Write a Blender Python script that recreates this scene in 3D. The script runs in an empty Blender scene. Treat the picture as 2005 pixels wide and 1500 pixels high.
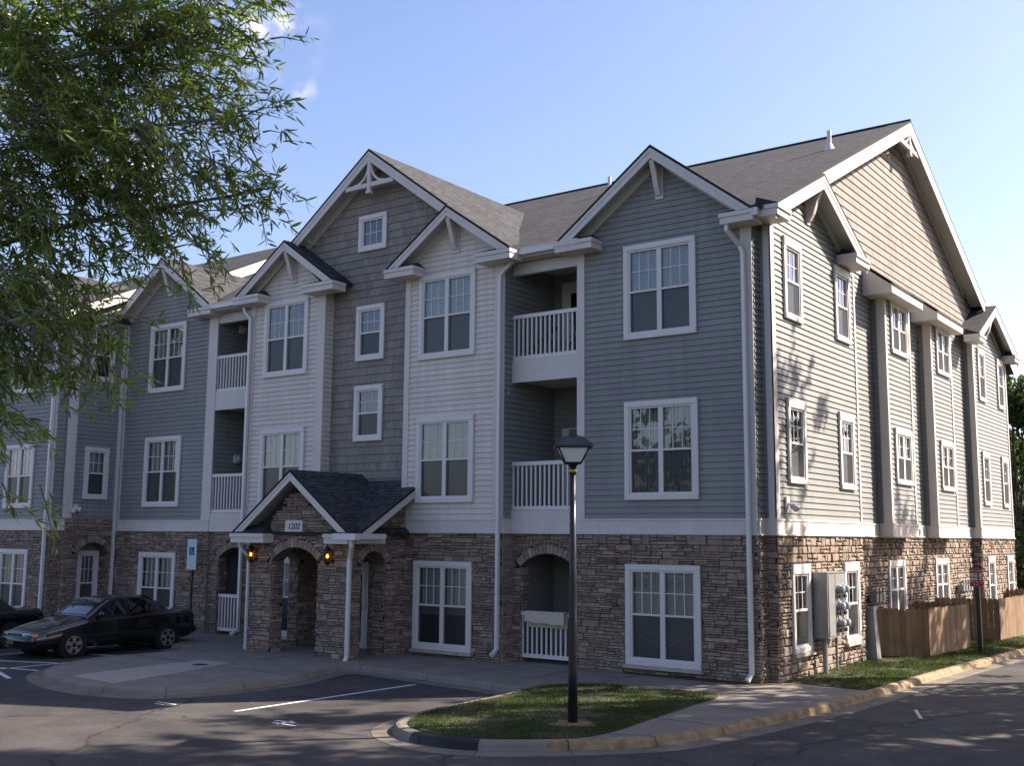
import bpy, math, random
import numpy as np
from mathutils import Vector, Matrix
SC = bpy.context.scene
COL = SC.collection
R = random.Random(7)
NR = np.random.default_rng(11)

# ------------------------------------------------------------------ camera
cam_d = bpy.data.cameras.new('camera')
cam = bpy.data.objects.new('camera', cam_d); COL.objects.link(cam)
cam_d.sensor_fit = 'HORIZONTAL'; cam_d.sensor_width = 36.0
cam_d.lens = 36.0 * 2143.57 / 2005.0
cam_d.clip_start = 0.05; cam_d.clip_end = 2000
fw = Vector((-0.58256556, 0.80085302, 0.13875090)); rt = Vector((0.80933216, 0.58729231, 0.00831865)); up = Vector((0.07482532, -0.11714172, 0.99029238))
cam.matrix_world = Matrix(((rt.x, up.x, -fw.x, 8.83812), (rt.y, up.y, -fw.y, -21.57936), (rt.z, up.z, -fw.z, 2.86176), (0, 0, 0, 1)))
SC.camera = cam
# ------------------------------------------------------------------ sun, sky, exposure
SUN = Vector((.83, .92, 1.0)).normalized()
sl = bpy.data.lights.new('sun', 'SUN'); sl.energy = 4.9; sl.angle = math.radians(0.53); sl.color = (1.0, 0.91, 0.79)
so = bpy.data.objects.new('sun', sl); COL.objects.link(so)
so.rotation_mode = 'QUATERNION'; so.rotation_quaternion = SUN.to_track_quat('Z', 'Y'); so.location = SUN * 60
W = bpy.data.worlds.new('World'); SC.world = W; W.use_nodes = True
nt = W.node_tree; nt.nodes.clear()
def NN(t, k, **kw):
    n = t.nodes.new(k)
    for a, b in kw.items(): setattr(n, a, b)
    return n
sky = NN(nt, 'ShaderNodeTexSky', sky_type='NISHITA', sun_disc=False)
sky.sun_elevation = math.asin(SUN.z); sky.sun_rotation = math.atan2(SUN.x, SUN.y)
sky.air_density = 1.0; sky.dust_density = 1.7; sky.ozone_density = 1.6; sky.altitude = 100
bg = NN(nt, 'ShaderNodeBackground'); bg.inputs['Strength'].default_value = 0.086
wo = NN(nt, 'ShaderNodeOutputWorld')
# a few wisps of cloud, fixed in sky directions
tc = NN(nt, 'ShaderNodeTexCoord')
def wisp(direction, size):
    d = NN(nt, 'ShaderNodeVectorMath', operation='DISTANCE'); d.inputs[1].default_value = Vector(direction).normalized()
    nrm = NN(nt, 'ShaderNodeVectorMath', operation='NORMALIZE'); nt.links.new(tc.outputs['Generated'], nrm.inputs[0]); nt.links.new(nrm.outputs[0], d.inputs[0])
    mr = NN(nt, 'ShaderNodeMapRange', interpolation_type='SMOOTHSTEP'); mr.inputs[1].default_value = size; mr.inputs[2].default_value = 0.0
    nt.links.new(d.outputs['Value'], mr.inputs[0]); return mr.outputs[0]
noi = NN(nt, 'ShaderNodeTexNoise'); noi.inputs['Scale'].default_value = 22; noi.inputs['Detail'].default_value = 6; noi.inputs['Roughness'].default_value = 0.6
nt.links.new(tc.outputs['Generated'], noi.inputs[0])
nm = NN(nt, 'ShaderNodeMapRange', interpolation_type='SMOOTHSTEP'); nm.inputs[1].default_value = .42; nm.inputs[2].default_value = .72; nt.links.new(noi.outputs[0], nm.inputs[0])
def skydir(px, py): return fw + rt * ((px - 1002.5) / 2143.57) - up * ((py - 750) / 2143.57)
acc = None
for px, py, s in ((490, 45, .075), (562, 50, .03), (592, 174, .016), (300, 330, .05)):
    o_ = wisp(skydir(px, py), s)
    if acc is None: acc = o_
    else:
        m = NN(nt, 'ShaderNodeMath', operation='MAXIMUM'); nt.links.new(acc, m.inputs[0]); nt.links.new(o_, m.inputs[1]); acc = m.outputs[0]
mm = NN(nt, 'ShaderNodeMath', operation='MULTIPLY'); nt.links.new(acc, mm.inputs[0]); nt.links.new(nm.outputs[0], mm.inputs[1])
m2 = NN(nt, 'ShaderNodeMath', operation='MULTIPLY'); nt.links.new(mm.outputs[0], m2.inputs[0]); m2.inputs[1].default_value = .75
mx = NN(nt, 'ShaderNodeMix', data_type='RGBA'); nt.links.new(m2.outputs[0], mx.inputs[0]); nt.links.new(sky.outputs[0], mx.inputs[6]); mx.inputs[7].default_value = (7.6, 7.4, 8.0, 1)
tin = NN(nt, 'ShaderNodeVectorMath', operation='MULTIPLY'); tin.inputs[1].default_value = (1.045, .97, 1.06); nt.links.new(mx.outputs[2], tin.inputs[0]); nt.links.new(tin.outputs[0], bg.inputs[0]); nt.links.new(bg.outputs[0], wo.inputs[0])
SC.view_settings.view_transform = 'Standard'; SC.view_settings.look = 'None'
SC.view_settings.gamma = 1; SC.view_settings.exposure = 1.54; SC.view_settings.use_curve_mapping = False
SC.cycles.max_bounces = 8; SC.cycles.transparent_max_bounces = 16

# ------------------------------------------------------------------ materials
def mat(name, col, rough=.6, var=0.0, vscale=3.0, bump=0.0, bscale=40.0, spec=.3, metal=0.0, island=0.0, dirt=0.0):
    m = bpy.data.materials.new(name); m.use_nodes = True; t = m.node_tree; b = t.nodes['Principled BSDF']
    b.inputs['Roughness'].default_value = rough; b.inputs['Metallic'].default_value = metal; b.inputs['Specular IOR Level'].default_value = spec
    b.inputs['Base Color'].default_value = (*col, 1)
    src = None
    if var or island or dirt:
        rgb = NN(t, 'ShaderNodeRGB'); rgb.outputs[0].default_value = (*col, 1); src = rgb.outputs[0]
        def mul(fac_socket, lo, hi):
            nonlocal src
            mr = NN(t, 'ShaderNodeMapRange'); mr.inputs[3].default_value = lo; mr.inputs[4].default_value = hi; t.links.new(fac_socket, mr.inputs[0])
            v = NN(t, 'ShaderNodeVectorMath', operation='SCALE'); t.links.new(src, v.inputs[0]); t.links.new(mr.outputs[0], v.inputs['Scale']); src = v.outputs[0]
        g = NN(t, 'ShaderNodeNewGeometry')
        if var:
            n = NN(t, 'ShaderNodeTexNoise'); n.inputs['Scale'].default_value = vscale; n.inputs['Detail'].default_value = 5; t.links.new(g.outputs['Position'], n.inputs[0])
            mr = NN(t, 'ShaderNodeMapRange'); mr.inputs[1].default_value = .3; mr.inputs[2].default_value = .7; t.links.new(n.outputs[0], mr.inputs[0])
            mul(mr.outputs[0], 1 - var, 1 + var)
        if island: mul(g.outputs['Random Per Island'], 1 - island, 1 + island)
        if dirt:
            mp = NN(t, 'ShaderNodeMapping'); mp.inputs['Scale'].default_value = (5, 5, .35); t.links.new(g.outputs['Position'], mp.inputs[0])
            n = NN(t, 'ShaderNodeTexNoise'); n.inputs['Scale'].default_value = 1.4; n.inputs['Detail'].default_value = 6; t.links.new(mp.outputs[0], n.inputs[0])
            mr = NN(t, 'ShaderNodeMapRange'); mr.inputs[1].default_value = .35; mr.inputs[2].default_value = .75; t.links.new(n.outputs[0], mr.inputs[0])
            mul(mr.outputs[0], 1.0, 1 - dirt)
        t.links.new(src, b.inputs['Base Color'])
    if bump:
        g2 = NN(t, 'ShaderNodeNewGeometry'); n = NN(t, 'ShaderNodeTexNoise'); n.inputs['Scale'].default_value = bscale; n.inputs['Detail'].default_value = 4; t.links.new(g2.outputs['Position'], n.inputs[0])
        bp = NN(t, 'ShaderNodeBump'); bp.inputs['Strength'].default_value = bump; bp.inputs['Distance'].default_value = .02
        t.links.new(n.outputs[0], bp.inputs['Height']); t.links.new(bp.outputs[0], b.inputs['Normal'])
    return m

M = {}
M['blue'] = mat('blue_gray_vinyl', (.245, .242, .230), .55, .06, .8, dirt=.14, island=.045)
M['cream'] = mat('cream_vinyl', (.65, .575, .505), .55, .05, .8, dirt=.14, island=.04)
M['trim'] = mat('white_trim', (.62, .56, .52), .5, .04, 1.5, dirt=.08)
M['vinyl'] = mat('white_window_vinyl', (.66, .61, .58), .4)
M['soffit'] = mat('soffit_vinyl', (.55, .53, .50), .6, .03)
M['black'] = mat('black_painted_metal', (.012, .012, .014), .38, spec=.5)
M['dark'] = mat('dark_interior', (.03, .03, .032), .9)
M['gutter'] = mat('white_aluminium', (.64, .60, .58), .33, spec=.5)
M['concrete'] = mat('concrete', (.205, .175, .145), .9, .16, 1.6, .25, 60, dirt=.0)
M['newconc'] = mat('pale_concrete', (.33, .29, .25), .9, .10, 2.0, .2, 60)
M['gutterpan'] = mat('curb_gutter_concrete', (.16, .135, .105), .9, .25, 1.8, .25, 50)
M['yellow'] = mat('worn_yellow_curb_paint', (.26, .18, .10), .85, .4, 5, .12, 45)
M['curbred'] = mat('worn_fire_lane_curb', (.27, .20, .16), .85, .25, 4, .3, 45)
M['blackcurb'] = mat('black_curb_paint', (.015, .015, .017), .5, .2, 3, .2, 45)
M['paint'] = mat('white_line_paint', (.55, .55, .54), .8, .25, 9)
M['blind'] = mat('blind_slats', (.62, .61, .57), .6)
M['drape'] = mat('vertical_drapes', (.50, .47, .42), .8, .08, 4)
M['wood'] = mat('cedar_fence_wood', (.24, .15, .085), .8, .2, 2.5, .3, 30, island=.22, dirt=.25)
M['galv'] = mat('galvanised_steel', (.27, .265, .26), .45, .1, 3, metal=.3)
M['metergl'] = mat('meter_dial', (.30, .31, .33), .2, spec=.6)
M['dirt'] = mat('bare_soil', (.23, .13, .075), .95, .25, 9, .5, 60)
M['mulch'] = mat('pine_mulch', (.07, .045, .03), .95, .3, 20, .8, 90)
M['bark'] = mat('tree_bark', (.10, .085, .07), .95, .25, 8, .9, 30)
M['tyre'] = mat('rubber', (.012, .012, .012), .8)
M['rim'] = mat('alloy_wheel', (.55, .55, .56), .28, metal=.9)
M['lampglass'] = mat('frosted_lamp_glass', (.86, .86, .83), .25)
M['signred'] = mat('sign_red', (.30, .02, .02), .5)
M['signwhite'] = mat('sign_white', (.60, .56, .55), .5)
M['signteal'] = mat('sign_pale_green', (.50, .62, .60), .45)
M['signblue'] = mat('sign_blue', (.02, .07, .30), .45)
M['towel'] = mat('beige_towel', (.52, .45, .36), .95, .06, 6, .4, 90)
M['orange'] = mat('amber_lens', (.65, .20, .04), .2, spec=.6)
M['lens'] = mat('clear_lens', (.55, .57, .60), .12, spec=.8)
M['redlens'] = mat('red_lens', (.25, .01, .01), .2, spec=.6)
M['plate'] = mat('front_plate', (.13, .10, .025), .5)
M['door'] = mat('white_door', (.60, .58, .54), .45)
M['brownsill'] = mat('stone_sill', (.42, .36, .31), .85, .15, 6, .3, 40)

def stone_mat(name, ramp, rough=.9):
    m = mat(name, (.2, .2, .2), rough, 0, 1, .8, 22); t = m.node_tree; b = t.nodes['Principled BSDF']
    g = NN(t, 'ShaderNodeNewGeometry'); cr = NN(t, 'ShaderNodeValToRGB'); cr.color_ramp.interpolation = 'LINEAR'
    el = cr.color_ramp.elements
    el[0].position = 0; el[0].color = (*ramp[0], 1); el[1].position = 1; el[1].color = (*ramp[-1], 1)
    for i in range(1, len(ramp) - 1):
        e = el.new(i / (len(ramp) - 1)); e.color = (*ramp[i], 1)
    t.links.new(g.outputs['Random Per Island'], cr.inputs[0])
    n = NN(t, 'ShaderNodeTexNoise'); n.inputs['Scale'].default_value = 9; n.inputs['Detail'].default_value = 6; t.links.new(g.outputs['Position'], n.inputs[0])
    mr = NN(t, 'ShaderNodeMapRange'); mr.inputs[1].default_value = .3; mr.inputs[2].default_value = .7; mr.inputs[3].default_value = .72; mr.inputs[4].default_value = 1.25; t.links.new(n.outputs[0], mr.inputs[0])
    v = NN(t, 'ShaderNodeVectorMath', operation='SCALE'); t.links.new(cr.outputs[0], v.inputs[0]); t.links.new(mr.outputs[0], v.inputs['Scale'])
    t.links.new(v.outputs[0], b.inputs['Base Color']); return m
RAMP0 = [(.13, .095, .075), (.25, .185, .145), (.33, .255, .20), (.20, .155, .125), (.29, .19, .145), (.40, .325, .265), (.165, .13, .11), (.34, .245, .19)]
MEAN = tuple(sum(r_[i] for r_ in RAMP0) / 8 for i in range(3)); RAMP = [tuple(m_ + .62 * (c - m_) for c, m_ in zip(r_, MEAN)) for r_ in RAMP0]
M['stone'] = stone_mat('ledgestone', [tuple(c * k for c, k in zip(r_, (1.04, 1.04, 1.02))) for r_ in RAMP])
M['sidestone'] = stone_mat('fieldstone', [tuple(c * k for c, k in zip(r_, (1.02, 1.02, 1.0))) for r_ in RAMP])
M['mortar'] = mat('mortar', (.03, .025, .022), .95)
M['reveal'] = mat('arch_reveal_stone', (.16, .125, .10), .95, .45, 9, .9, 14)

def brick_uv(name, c1, c2, mortar, bw, bh, msize, rough, bump, streak=0.0, patch=0.0):
    m = bpy.data.materials.new(name); m.use_nodes = True; t = m.node_tree; b = t.nodes['Principled BSDF']; b.inputs['Roughness'].default_value = rough; b.inputs['Specular IOR Level'].default_value = .2
    uv = NN(t, 'ShaderNodeUVMap'); br = NN(t, 'ShaderNodeTexBrick', offset=.5)
    nz = NN(t, 'ShaderNodeTexNoise'); nz.inputs['Scale'].default_value = 1.7; nz.inputs['Detail'].default_value = 3; t.links.new(uv.outputs[0], nz.inputs[0])
    ad = NN(t, 'ShaderNodeVectorMath', operation='MULTIPLY_ADD'); t.links.new(nz.outputs['Color'], ad.inputs[0]); ad.inputs[1].default_value = (.25, .012, 0); t.links.new(uv.outputs[0], ad.inputs[2])
    t.links.new(ad.outputs[0], br.inputs['Vector'])
    br.inputs['Color1'].default_value = (*c1, 1); br.inputs['Color2'].default_value = (*c2, 1); br.inputs['Mortar'].default_value = (*mortar, 1)
    br.inputs['Scale'].default_value = 1; br.inputs['Brick Width'].default_value = bw; br.inputs['Row Height'].default_value = bh; br.inputs['Mortar Size'].default_value = msize; br.inputs['Mortar Smooth'].default_value = .3
    src = br.outputs['Color']
    def mulnoise(scale, lo, hi, detail=6):
        nonlocal src
        mp = NN(t, 'ShaderNodeMapping'); mp.inputs['Scale'].default_value = scale; t.links.new(uv.outputs[0], mp.inputs[0])
        n = NN(t, 'ShaderNodeTexNoise'); n.inputs['Scale'].default_value = 1; n.inputs['Detail'].default_value = detail; t.links.new(mp.outputs[0], n.inputs[0])
        mr = NN(t, 'ShaderNodeMapRange'); mr.inputs[1].default_value = .3; mr.inputs[2].default_value = .7; mr.inputs[3].default_value = lo; mr.inputs[4].default_value = hi; t.links.new(n.outputs[0], mr.inputs[0])
        v = NN(t, 'ShaderNodeVectorMath', operation='SCALE'); t.links.new(src, v.inputs[0]); t.links.new(mr.outputs[0], v.inputs['Scale']); src = v.outputs[0]
    mulnoise((55, 55, 1), .72, 1.28, 3)
    if patch > .1: mulnoise((4.2, 11, 1), .52, 1.5, 3)
    if patch: mulnoise((.7, .5, 1), 1 - patch, 1 + patch, 4)
    if streak: mulnoise((28, 1.1, 1), 1 - streak, 1 + streak, 4)
    t.links.new(src, b.inputs['Base Color'])
    bp = NN(t, 'ShaderNodeBump', invert=True); bp.inputs['Strength'].default_value = bump; bp.inputs['Distance'].default_value = .012
    t.links.new(br.outputs['Fac'], bp.inputs['Height']); t.links.new(bp.outputs[0], b.inputs['Normal'])
    return m
M['roof'] = brick_uv('asphalt_shingles', (.044, .042, .044), (.066, .063, .065), (.02, .019, .02), .32, .145, .008, .95, .6, patch=.16)
M['shake'] = brick_uv('taupe_shakes', (.212, .186, .165), (.272, .240, .212), (.155, .134, .12), .21, .212, .006, .75, .35, streak=.16, patch=.08)

def glass_mat(name, tint, refl=1.0):
    m = bpy.data.materials.new(name); m.use_nodes = True; t = m.node_tree; t.nodes.clear()
    o = NN(t, 'ShaderNodeOutputMaterial'); tr = NN(t, 'ShaderNodeBsdfTransparent'); tr.inputs[0].default_value = (*tint, 1)
    gl = NN(t, 'ShaderNodeBsdfGlossy'); gl.inputs['Roughness'].default_value = .015; gl.inputs['Color'].default_value = (.95, .97, 1, 1)
    fr = NN(t, 'ShaderNodeFresnel'); fr.inputs[0].default_value = 1.52
    mu = NN(t, 'ShaderNodeMath', operation='MULTIPLY'); mu.inputs[1].default_value = 1.9 * refl; mu.use_clamp = True; t.links.new(fr.outputs[0], mu.inputs[0])
    # slight waviness of the panes
    g = NN(t, 'ShaderNodeNewGeometry'); n = NN(t, 'ShaderNodeTexNoise'); n.inputs['Scale'].default_value = 1.6; t.links.new(g.outputs['Position'], n.inputs[0])
    bp = NN(t, 'ShaderNodeBump'); bp.inputs['Strength'].default_value = .05; bp.inputs['Distance'].default_value = .05; t.links.new(n.outputs[0], bp.inputs['Height']); t.links.new(bp.outputs[0], gl.inputs['Normal'])
    mx = NN(t, 'ShaderNodeMixShader'); t.links.new(mu.outputs[0], mx.inputs[0]); t.links.new(tr.outputs[0], mx.inputs[1]); t.links.new(gl.outputs[0], mx.inputs[2]); t.links.new(mx.outputs[0], o.inputs[0])
    return m
M['glass'] = glass_mat('window_glass', (.82, .86, .85))
M['carglass'] = glass_mat('car_glass', (.10, .11, .12), 1.0)
def screen_mat():
    m = bpy.data.materials.new('insect_screen_mesh'); m.use_nodes = True; t = m.node_tree; b = t.nodes['Principled BSDF']; o = t.nodes['Material Output']
    b.inputs['Base Color'].default_value = (.035, .035, .037, 1); b.inputs['Roughness'].default_value = .5
    tr = NN(t, 'ShaderNodeBsdfTransparent'); mx = NN(t, 'ShaderNodeMixShader'); mx.inputs[0].default_value = .52
    t.links.new(tr.outputs[0], mx.inputs[1]); t.links.new(b.outputs[0], mx.inputs[2]); t.links.new(mx.outputs[0], o.inputs[0]); return m
M['screen'] = screen_mat()
def emit_mat(name, col, s):
    m = bpy.data.materials.new(name); m.use_nodes = True; t = m.node_tree; b = t.nodes['Principled BSDF']
    b.inputs['Base Color'].default_value = (*col, 1); b.inputs['Emission Color'].default_value = (*col, 1); b.inputs['Emission Strength'].default_value = s; return m
M['flame'] = emit_mat('lit_bulb', (1.0, .62, .25), 3.2)
M['warmglass'] = emit_mat('lit_amber_lantern_glass', (.75, .30, .08), .35)
M['carpaint'] = mat('black_car_paint', (.006, .0065, .008), .16, spec=.5)
M['carpaint'].node_tree.nodes['Principled BSDF'].inputs['Coat Weight'].default_value = .6
M['cartrim'] = mat('black_plastic', (.015, .015, .016), .5)
def leaf_mat(name, c1, c2, trans=.35):
    m = bpy.data.materials.new(name); m.use_nodes = True; t = m.node_tree; b = t.nodes['Principled BSDF']; o = t.nodes['Material Output']
    g = NN(t, 'ShaderNodeNewGeometry'); cr = NN(t, 'ShaderNodeValToRGB'); cr.color_ramp.elements[0].color = (*c1, 1); cr.color_ramp.elements[1].color = (*c2, 1)
    t.links.new(g.outputs['Random Per Island'], cr.inputs[0]); t.links.new(cr.outputs[0], b.inputs['Base Color']); b.inputs['Roughness'].default_value = .38; b.inputs['Specular IOR Level'].default_value = .5
    tl = NN(t, 'ShaderNodeBsdfTranslucent'); sc = NN(t, 'ShaderNodeVectorMath', operation='MULTIPLY'); t.links.new(cr.outputs[0], sc.inputs[0]); sc.inputs[1].default_value = (1.7, 2.0, .8); t.links.new(sc.outputs[0], tl.inputs[0])
    mx = NN(t, 'ShaderNodeMixShader'); mx.inputs[0].default_value = trans; t.links.new(b.outputs[0], mx.inputs[1]); t.links.new(tl.outputs[0], mx.inputs[2]); t.links.new(mx.outputs[0], o.inputs[0]); return m
M['leaf'] = leaf_mat('willow_oak_leaf', (.055, .080, .018), (.175, .205, .050), .48)
for k_, v_ in (('Roughness', .33), ('Specular IOR Level', .6)): M['leaf'].node_tree.nodes['Principled BSDF'].inputs[k_].default_value = v_
M['leaf2'] = leaf_mat('street_tree_leaf', (.04, .07, .02), (.09, .12, .035))
M['leaf3'] = leaf_mat('far_tree_leaf', (.035, .06, .02), (.085, .11, .045), .2)
M['grassblade'] = leaf_mat('grass_blade', (.030, .046, .013), (.070, .082, .030), .25)
M['grassblade'].node_tree.nodes['Principled BSDF'].inputs['Roughness'].default_value = .75
M['grassblade'].node_tree.nodes['Principled BSDF'].inputs['Specular IOR Level'].default_value = .15
def asphalt():
    m = mat('asphalt', (.085, .078, .076), .88, .0, 1, .35, 160); t = m.node_tree; b = t.nodes['Principled BSDF']
    g = NN(t, 'ShaderNodeNewGeometry'); src = None
    rgb = NN(t, 'ShaderNodeRGB'); rgb.outputs[0].default_value = (.058, .051, .048, 1); src = rgb.outputs[0]
    for sc_, lo, hi in ((.35, .74, 1.22), (1.4, .82, 1.15), (9.0, .88, 1.12), (120, .5, 1.6)):
        n = NN(t, 'ShaderNodeTexNoise'); n.inputs['Scale'].default_value = sc_; n.inputs['Detail'].default_value = 4; t.links.new(g.outputs['Position'], n.inputs[0])
        mr = NN(t, 'ShaderNodeMapRange'); mr.inputs[1].default_value = .3; mr.inputs[2].default_value = .7; mr.inputs[3].default_value = lo; mr.inputs[4].default_value = hi; t.links.new(n.outputs[0], mr.inputs[0])
        v = NN(t, 'ShaderNodeVectorMath', operation='SCALE'); t.links.new(src, v.inputs[0]); t.links.new(mr.outputs[0], v.inputs['Scale']); src = v.outputs[0]
    # wandering tar cracks
    vn = NN(t, 'ShaderNodeTexNoise'); vn.inputs['Scale'].default_value = 1.5; vn.inputs['Detail'].default_value = 5; t.links.new(g.outputs['Position'], vn.inputs[0])
    ad = NN(t, 'ShaderNodeVectorMath', operation='MULTIPLY_ADD'); t.links.new(vn.outputs['Color'], ad.inputs[0]); ad.inputs[1].default_value = (.9, .9, 0); t.links.new(g.outputs['Position'], ad.inputs[2])
    vo = NN(t, 'ShaderNodeTexVoronoi', feature='DISTANCE_TO_EDGE'); vo.inputs['Scale'].default_value = .17; t.links.new(ad.outputs[0], vo.inputs['Vector'])
    mr = NN(t, 'ShaderNodeMapRange'); mr.inputs[1].default_value = .0; mr.inputs[2].default_value = .008; mr.inputs[3].default_value = .35; mr.inputs[4].default_value = 1.0; t.links.new(vo.outputs[0], mr.inputs[0])
    v = NN(t, 'ShaderNodeVectorMath', operation='SCALE'); t.links.new(src, v.inputs[0]); t.links.new(mr.outputs[0], v.inputs['Scale'])
    t.links.new(v.outputs[0], b.inputs['Base Color']); return m
M['asphalt'] = asphalt()
M['soilgrass'] = mat('thin_turf_soil', (.055, .058, .027), .95, .35, 5, .5, 60)

# ------------------------------------------------------------------ mesh helpers
class MB:
    def __init__(s): s.v = []; s.f = []; s.mi = []; s.uv = []
    def quad(s, pts, mi=0, uv=None):
        n = len(s.v); s.v += [tuple(p) for p in pts]; s.f.append(tuple(range(n, n + len(pts)))); s.mi.append(mi); s.uv.append(uv)
    def hexa(s, b, t, mi=0):       # b, t: four points each, b counter-clockwise seen from t
        n = len(s.v); s.v += [tuple(p) for p in b] + [tuple(p) for p in t]
        for q in ((3, 2, 1, 0), (4, 5, 6, 7), (0, 1, 5, 4), (1, 2, 6, 5), (2, 3, 7, 6), (3, 0, 4, 7)):
            s.f.append(tuple(n + i for i in q)); s.mi.append(mi); s.uv.append(None)
    def box(s, x0, x1, y0, y1, z0, z1, mi=0):
        x0, x1 = min(x0, x1), max(x0, x1); y0, y1 = min(y0, y1), max(y0, y1); z0, z1 = min(z0, z1), max(z0, z1)
        s.hexa([(x0, y0, z0), (x1, y0, z0), (x1, y1, z0), (x0, y1, z0)], [(x0, y0, z1), (x1, y0, z1), (x1, y1, z1), (x0, y1, z1)], mi)
    def prism(s, pts, vec, mi=0):  # planar polygon extruded by vec
        k = len(pts); n = len(s.v); vec = Vector(vec); s.v += [tuple(p) for p in pts] + [tuple(Vector(p) + vec) for p in pts]
        s.f.append(tuple(range(n + k - 1, n - 1, -1))); s.mi.append(mi); s.uv.append(None)
        s.f.append(tuple(range(n + k, n + 2 * k))); s.mi.append(mi); s.uv.append(None)
        for i in range(k):
            j = (i + 1) % k; s.f.append((n + i, n + j, n + k + j, n + k + i)); s.mi.append(mi); s.uv.append(None)
    def tube(s, path, r, seg=10, mi=0, flat=None, caps=True):
        P = [Vector(p) for p in path]; rs = r if isinstance(r, (list, tuple)) else [r] * len(P); n0 = len(s.v); prev = None
        for i, p in enumerate(P):
            t = ((P[min(i + 1, len(P) - 1)] - P[max(i - 1, 0)])).normalized()
            a = Vector((0, 0, 1)) if abs(t.z) < .9 else Vector((1, 0, 0))
            if prev is not None: a = prev
            x = (a - t * a.dot(t)).normalized(); y = t.cross(x); prev = x
            for k in range(seg):
                an = 2 * math.pi * (k + .5) / seg; s.v.append(tuple(p + (x * math.cos(an) + y * math.sin(an)) * rs[i]))
        for i in range(len(P) - 1):
            for k in range(seg):
                a = n0 + i * seg + k; b = n0 + i * seg + (k + 1) % seg; s.f.append((a, b, b + seg, a + seg)); s.mi.append(mi); s.uv.append(None)
        if caps:
            s.f.append(tuple(range(n0 + seg - 1, n0 - 1, -1))); s.mi.append(mi); s.uv.append(None)
            e = n0 + (len(P) - 1) * seg; s.f.append(tuple(range(e, e + seg))); s.mi.append(mi); s.uv.append(None)
    def lathe(s, prof, cx, cy, seg=16, mi=0):
        n0 = len(s.v)
        for r, z in prof:
            for k in range(seg):
                a = 2 * math.pi * k / seg; s.v.append((cx + r * math.cos(a), cy + r * math.sin(a), z))
        for i in range(len(prof) - 1):
            for k in range(seg):
                a = n0 + i * seg + k; b = n0 + i * seg + (k + 1) % seg; s.f.append((a, b, b + seg, a + seg)); s.mi.append(mi); s.uv.append(None)
    def mesh(s, name, mats, smooth=False):
        m = bpy.data.meshes.new(name); m.from_pydata(s.v, [], s.f)
        for k in (mats if isinstance(mats, (list, tuple)) else [mats]): m.materials.append(M[k] if isinstance(k, str) else k)
        m.polygons.foreach_set('material_index', s.mi)
        if any(u is not None for u in s.uv):
            l = m.uv_layers.new(name='UVMap'); data = []
            for f, u in zip(s.f, s.uv): data += [c for p in (u if u else [(0, 0)] * len(f)) for c in p]
            l.data.foreach_set('uv', data)
        if smooth: m.polygons.foreach_set('use_smooth', [True] * len(s.f))
        m.update(); return m

def empty(name, loc, label, cat, group=None):
    o = bpy.data.objects.new(name, None); COL.objects.link(o); o.location = loc; o.empty_display_size = .3
    o['label'] = label; o['category'] = cat
    if group: o['group'] = group
    return o
def rootloc(o):
    v = Vector((0, 0, 0))
    while o is not None: v += Vector(o.location); o = o.parent
    return v
def part(name, mb, mats, parent, label=None, smooth=False):   # world-coordinate mesh put under a parent
    me = mb if isinstance(mb, bpy.types.Mesh) else mb.mesh(name, mats, smooth)
    o = bpy.data.objects.new(name, me); COL.objects.link(o); o.parent = parent
    o.location = -rootloc(parent) if parent is not None else (0, 0, 0)
    if label: o['label'] = label
    return o
def local(name, me, parent, loc=(0, 0, 0), rz=0):
    o = bpy.data.objects.new(name, me); COL.objects.link(o); o.parent = parent; o.location = loc; o.rotation_euler = (0, 0, rz); return o
def top(name, mb, mats, label, cat, group=None, smooth=False):
    o = part(name, mb, mats, None, label, smooth); o['category'] = cat
    if group: o['group'] = group
    return o
def struct(name, mb, mats, kind='structure'):
    o = part(name, mb, mats, None); o['kind'] = kind; return o

class Face:  # a vertical wall plane: u runs to the right seen from outside, n points outward
    def __init__(s, kind, c):
        s.kind = kind; s.c = c
    def P(s, u, z, d=0.0):
        if s.kind == 'f': return (u, s.c - d, z)       # faces -Y, u = X
        if s.kind == 's': return (s.c + d, u, z)       # faces +X, u = Y
        if s.kind == 'l': return (s.c - d, u, z)       # faces -X, u = Y
        if s.kind == 'b': return (u, s.c + d, z)       # faces +Y, u = X
    def box(s, mb, u0, u1, z0, z1, d0, d1, mi=0):
        a = s.P(u0, z0, d0); b = s.P(u1, z1, d1); mb.box(a[0], b[0], a[1], b[1], a[2], b[2], mi)

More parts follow.
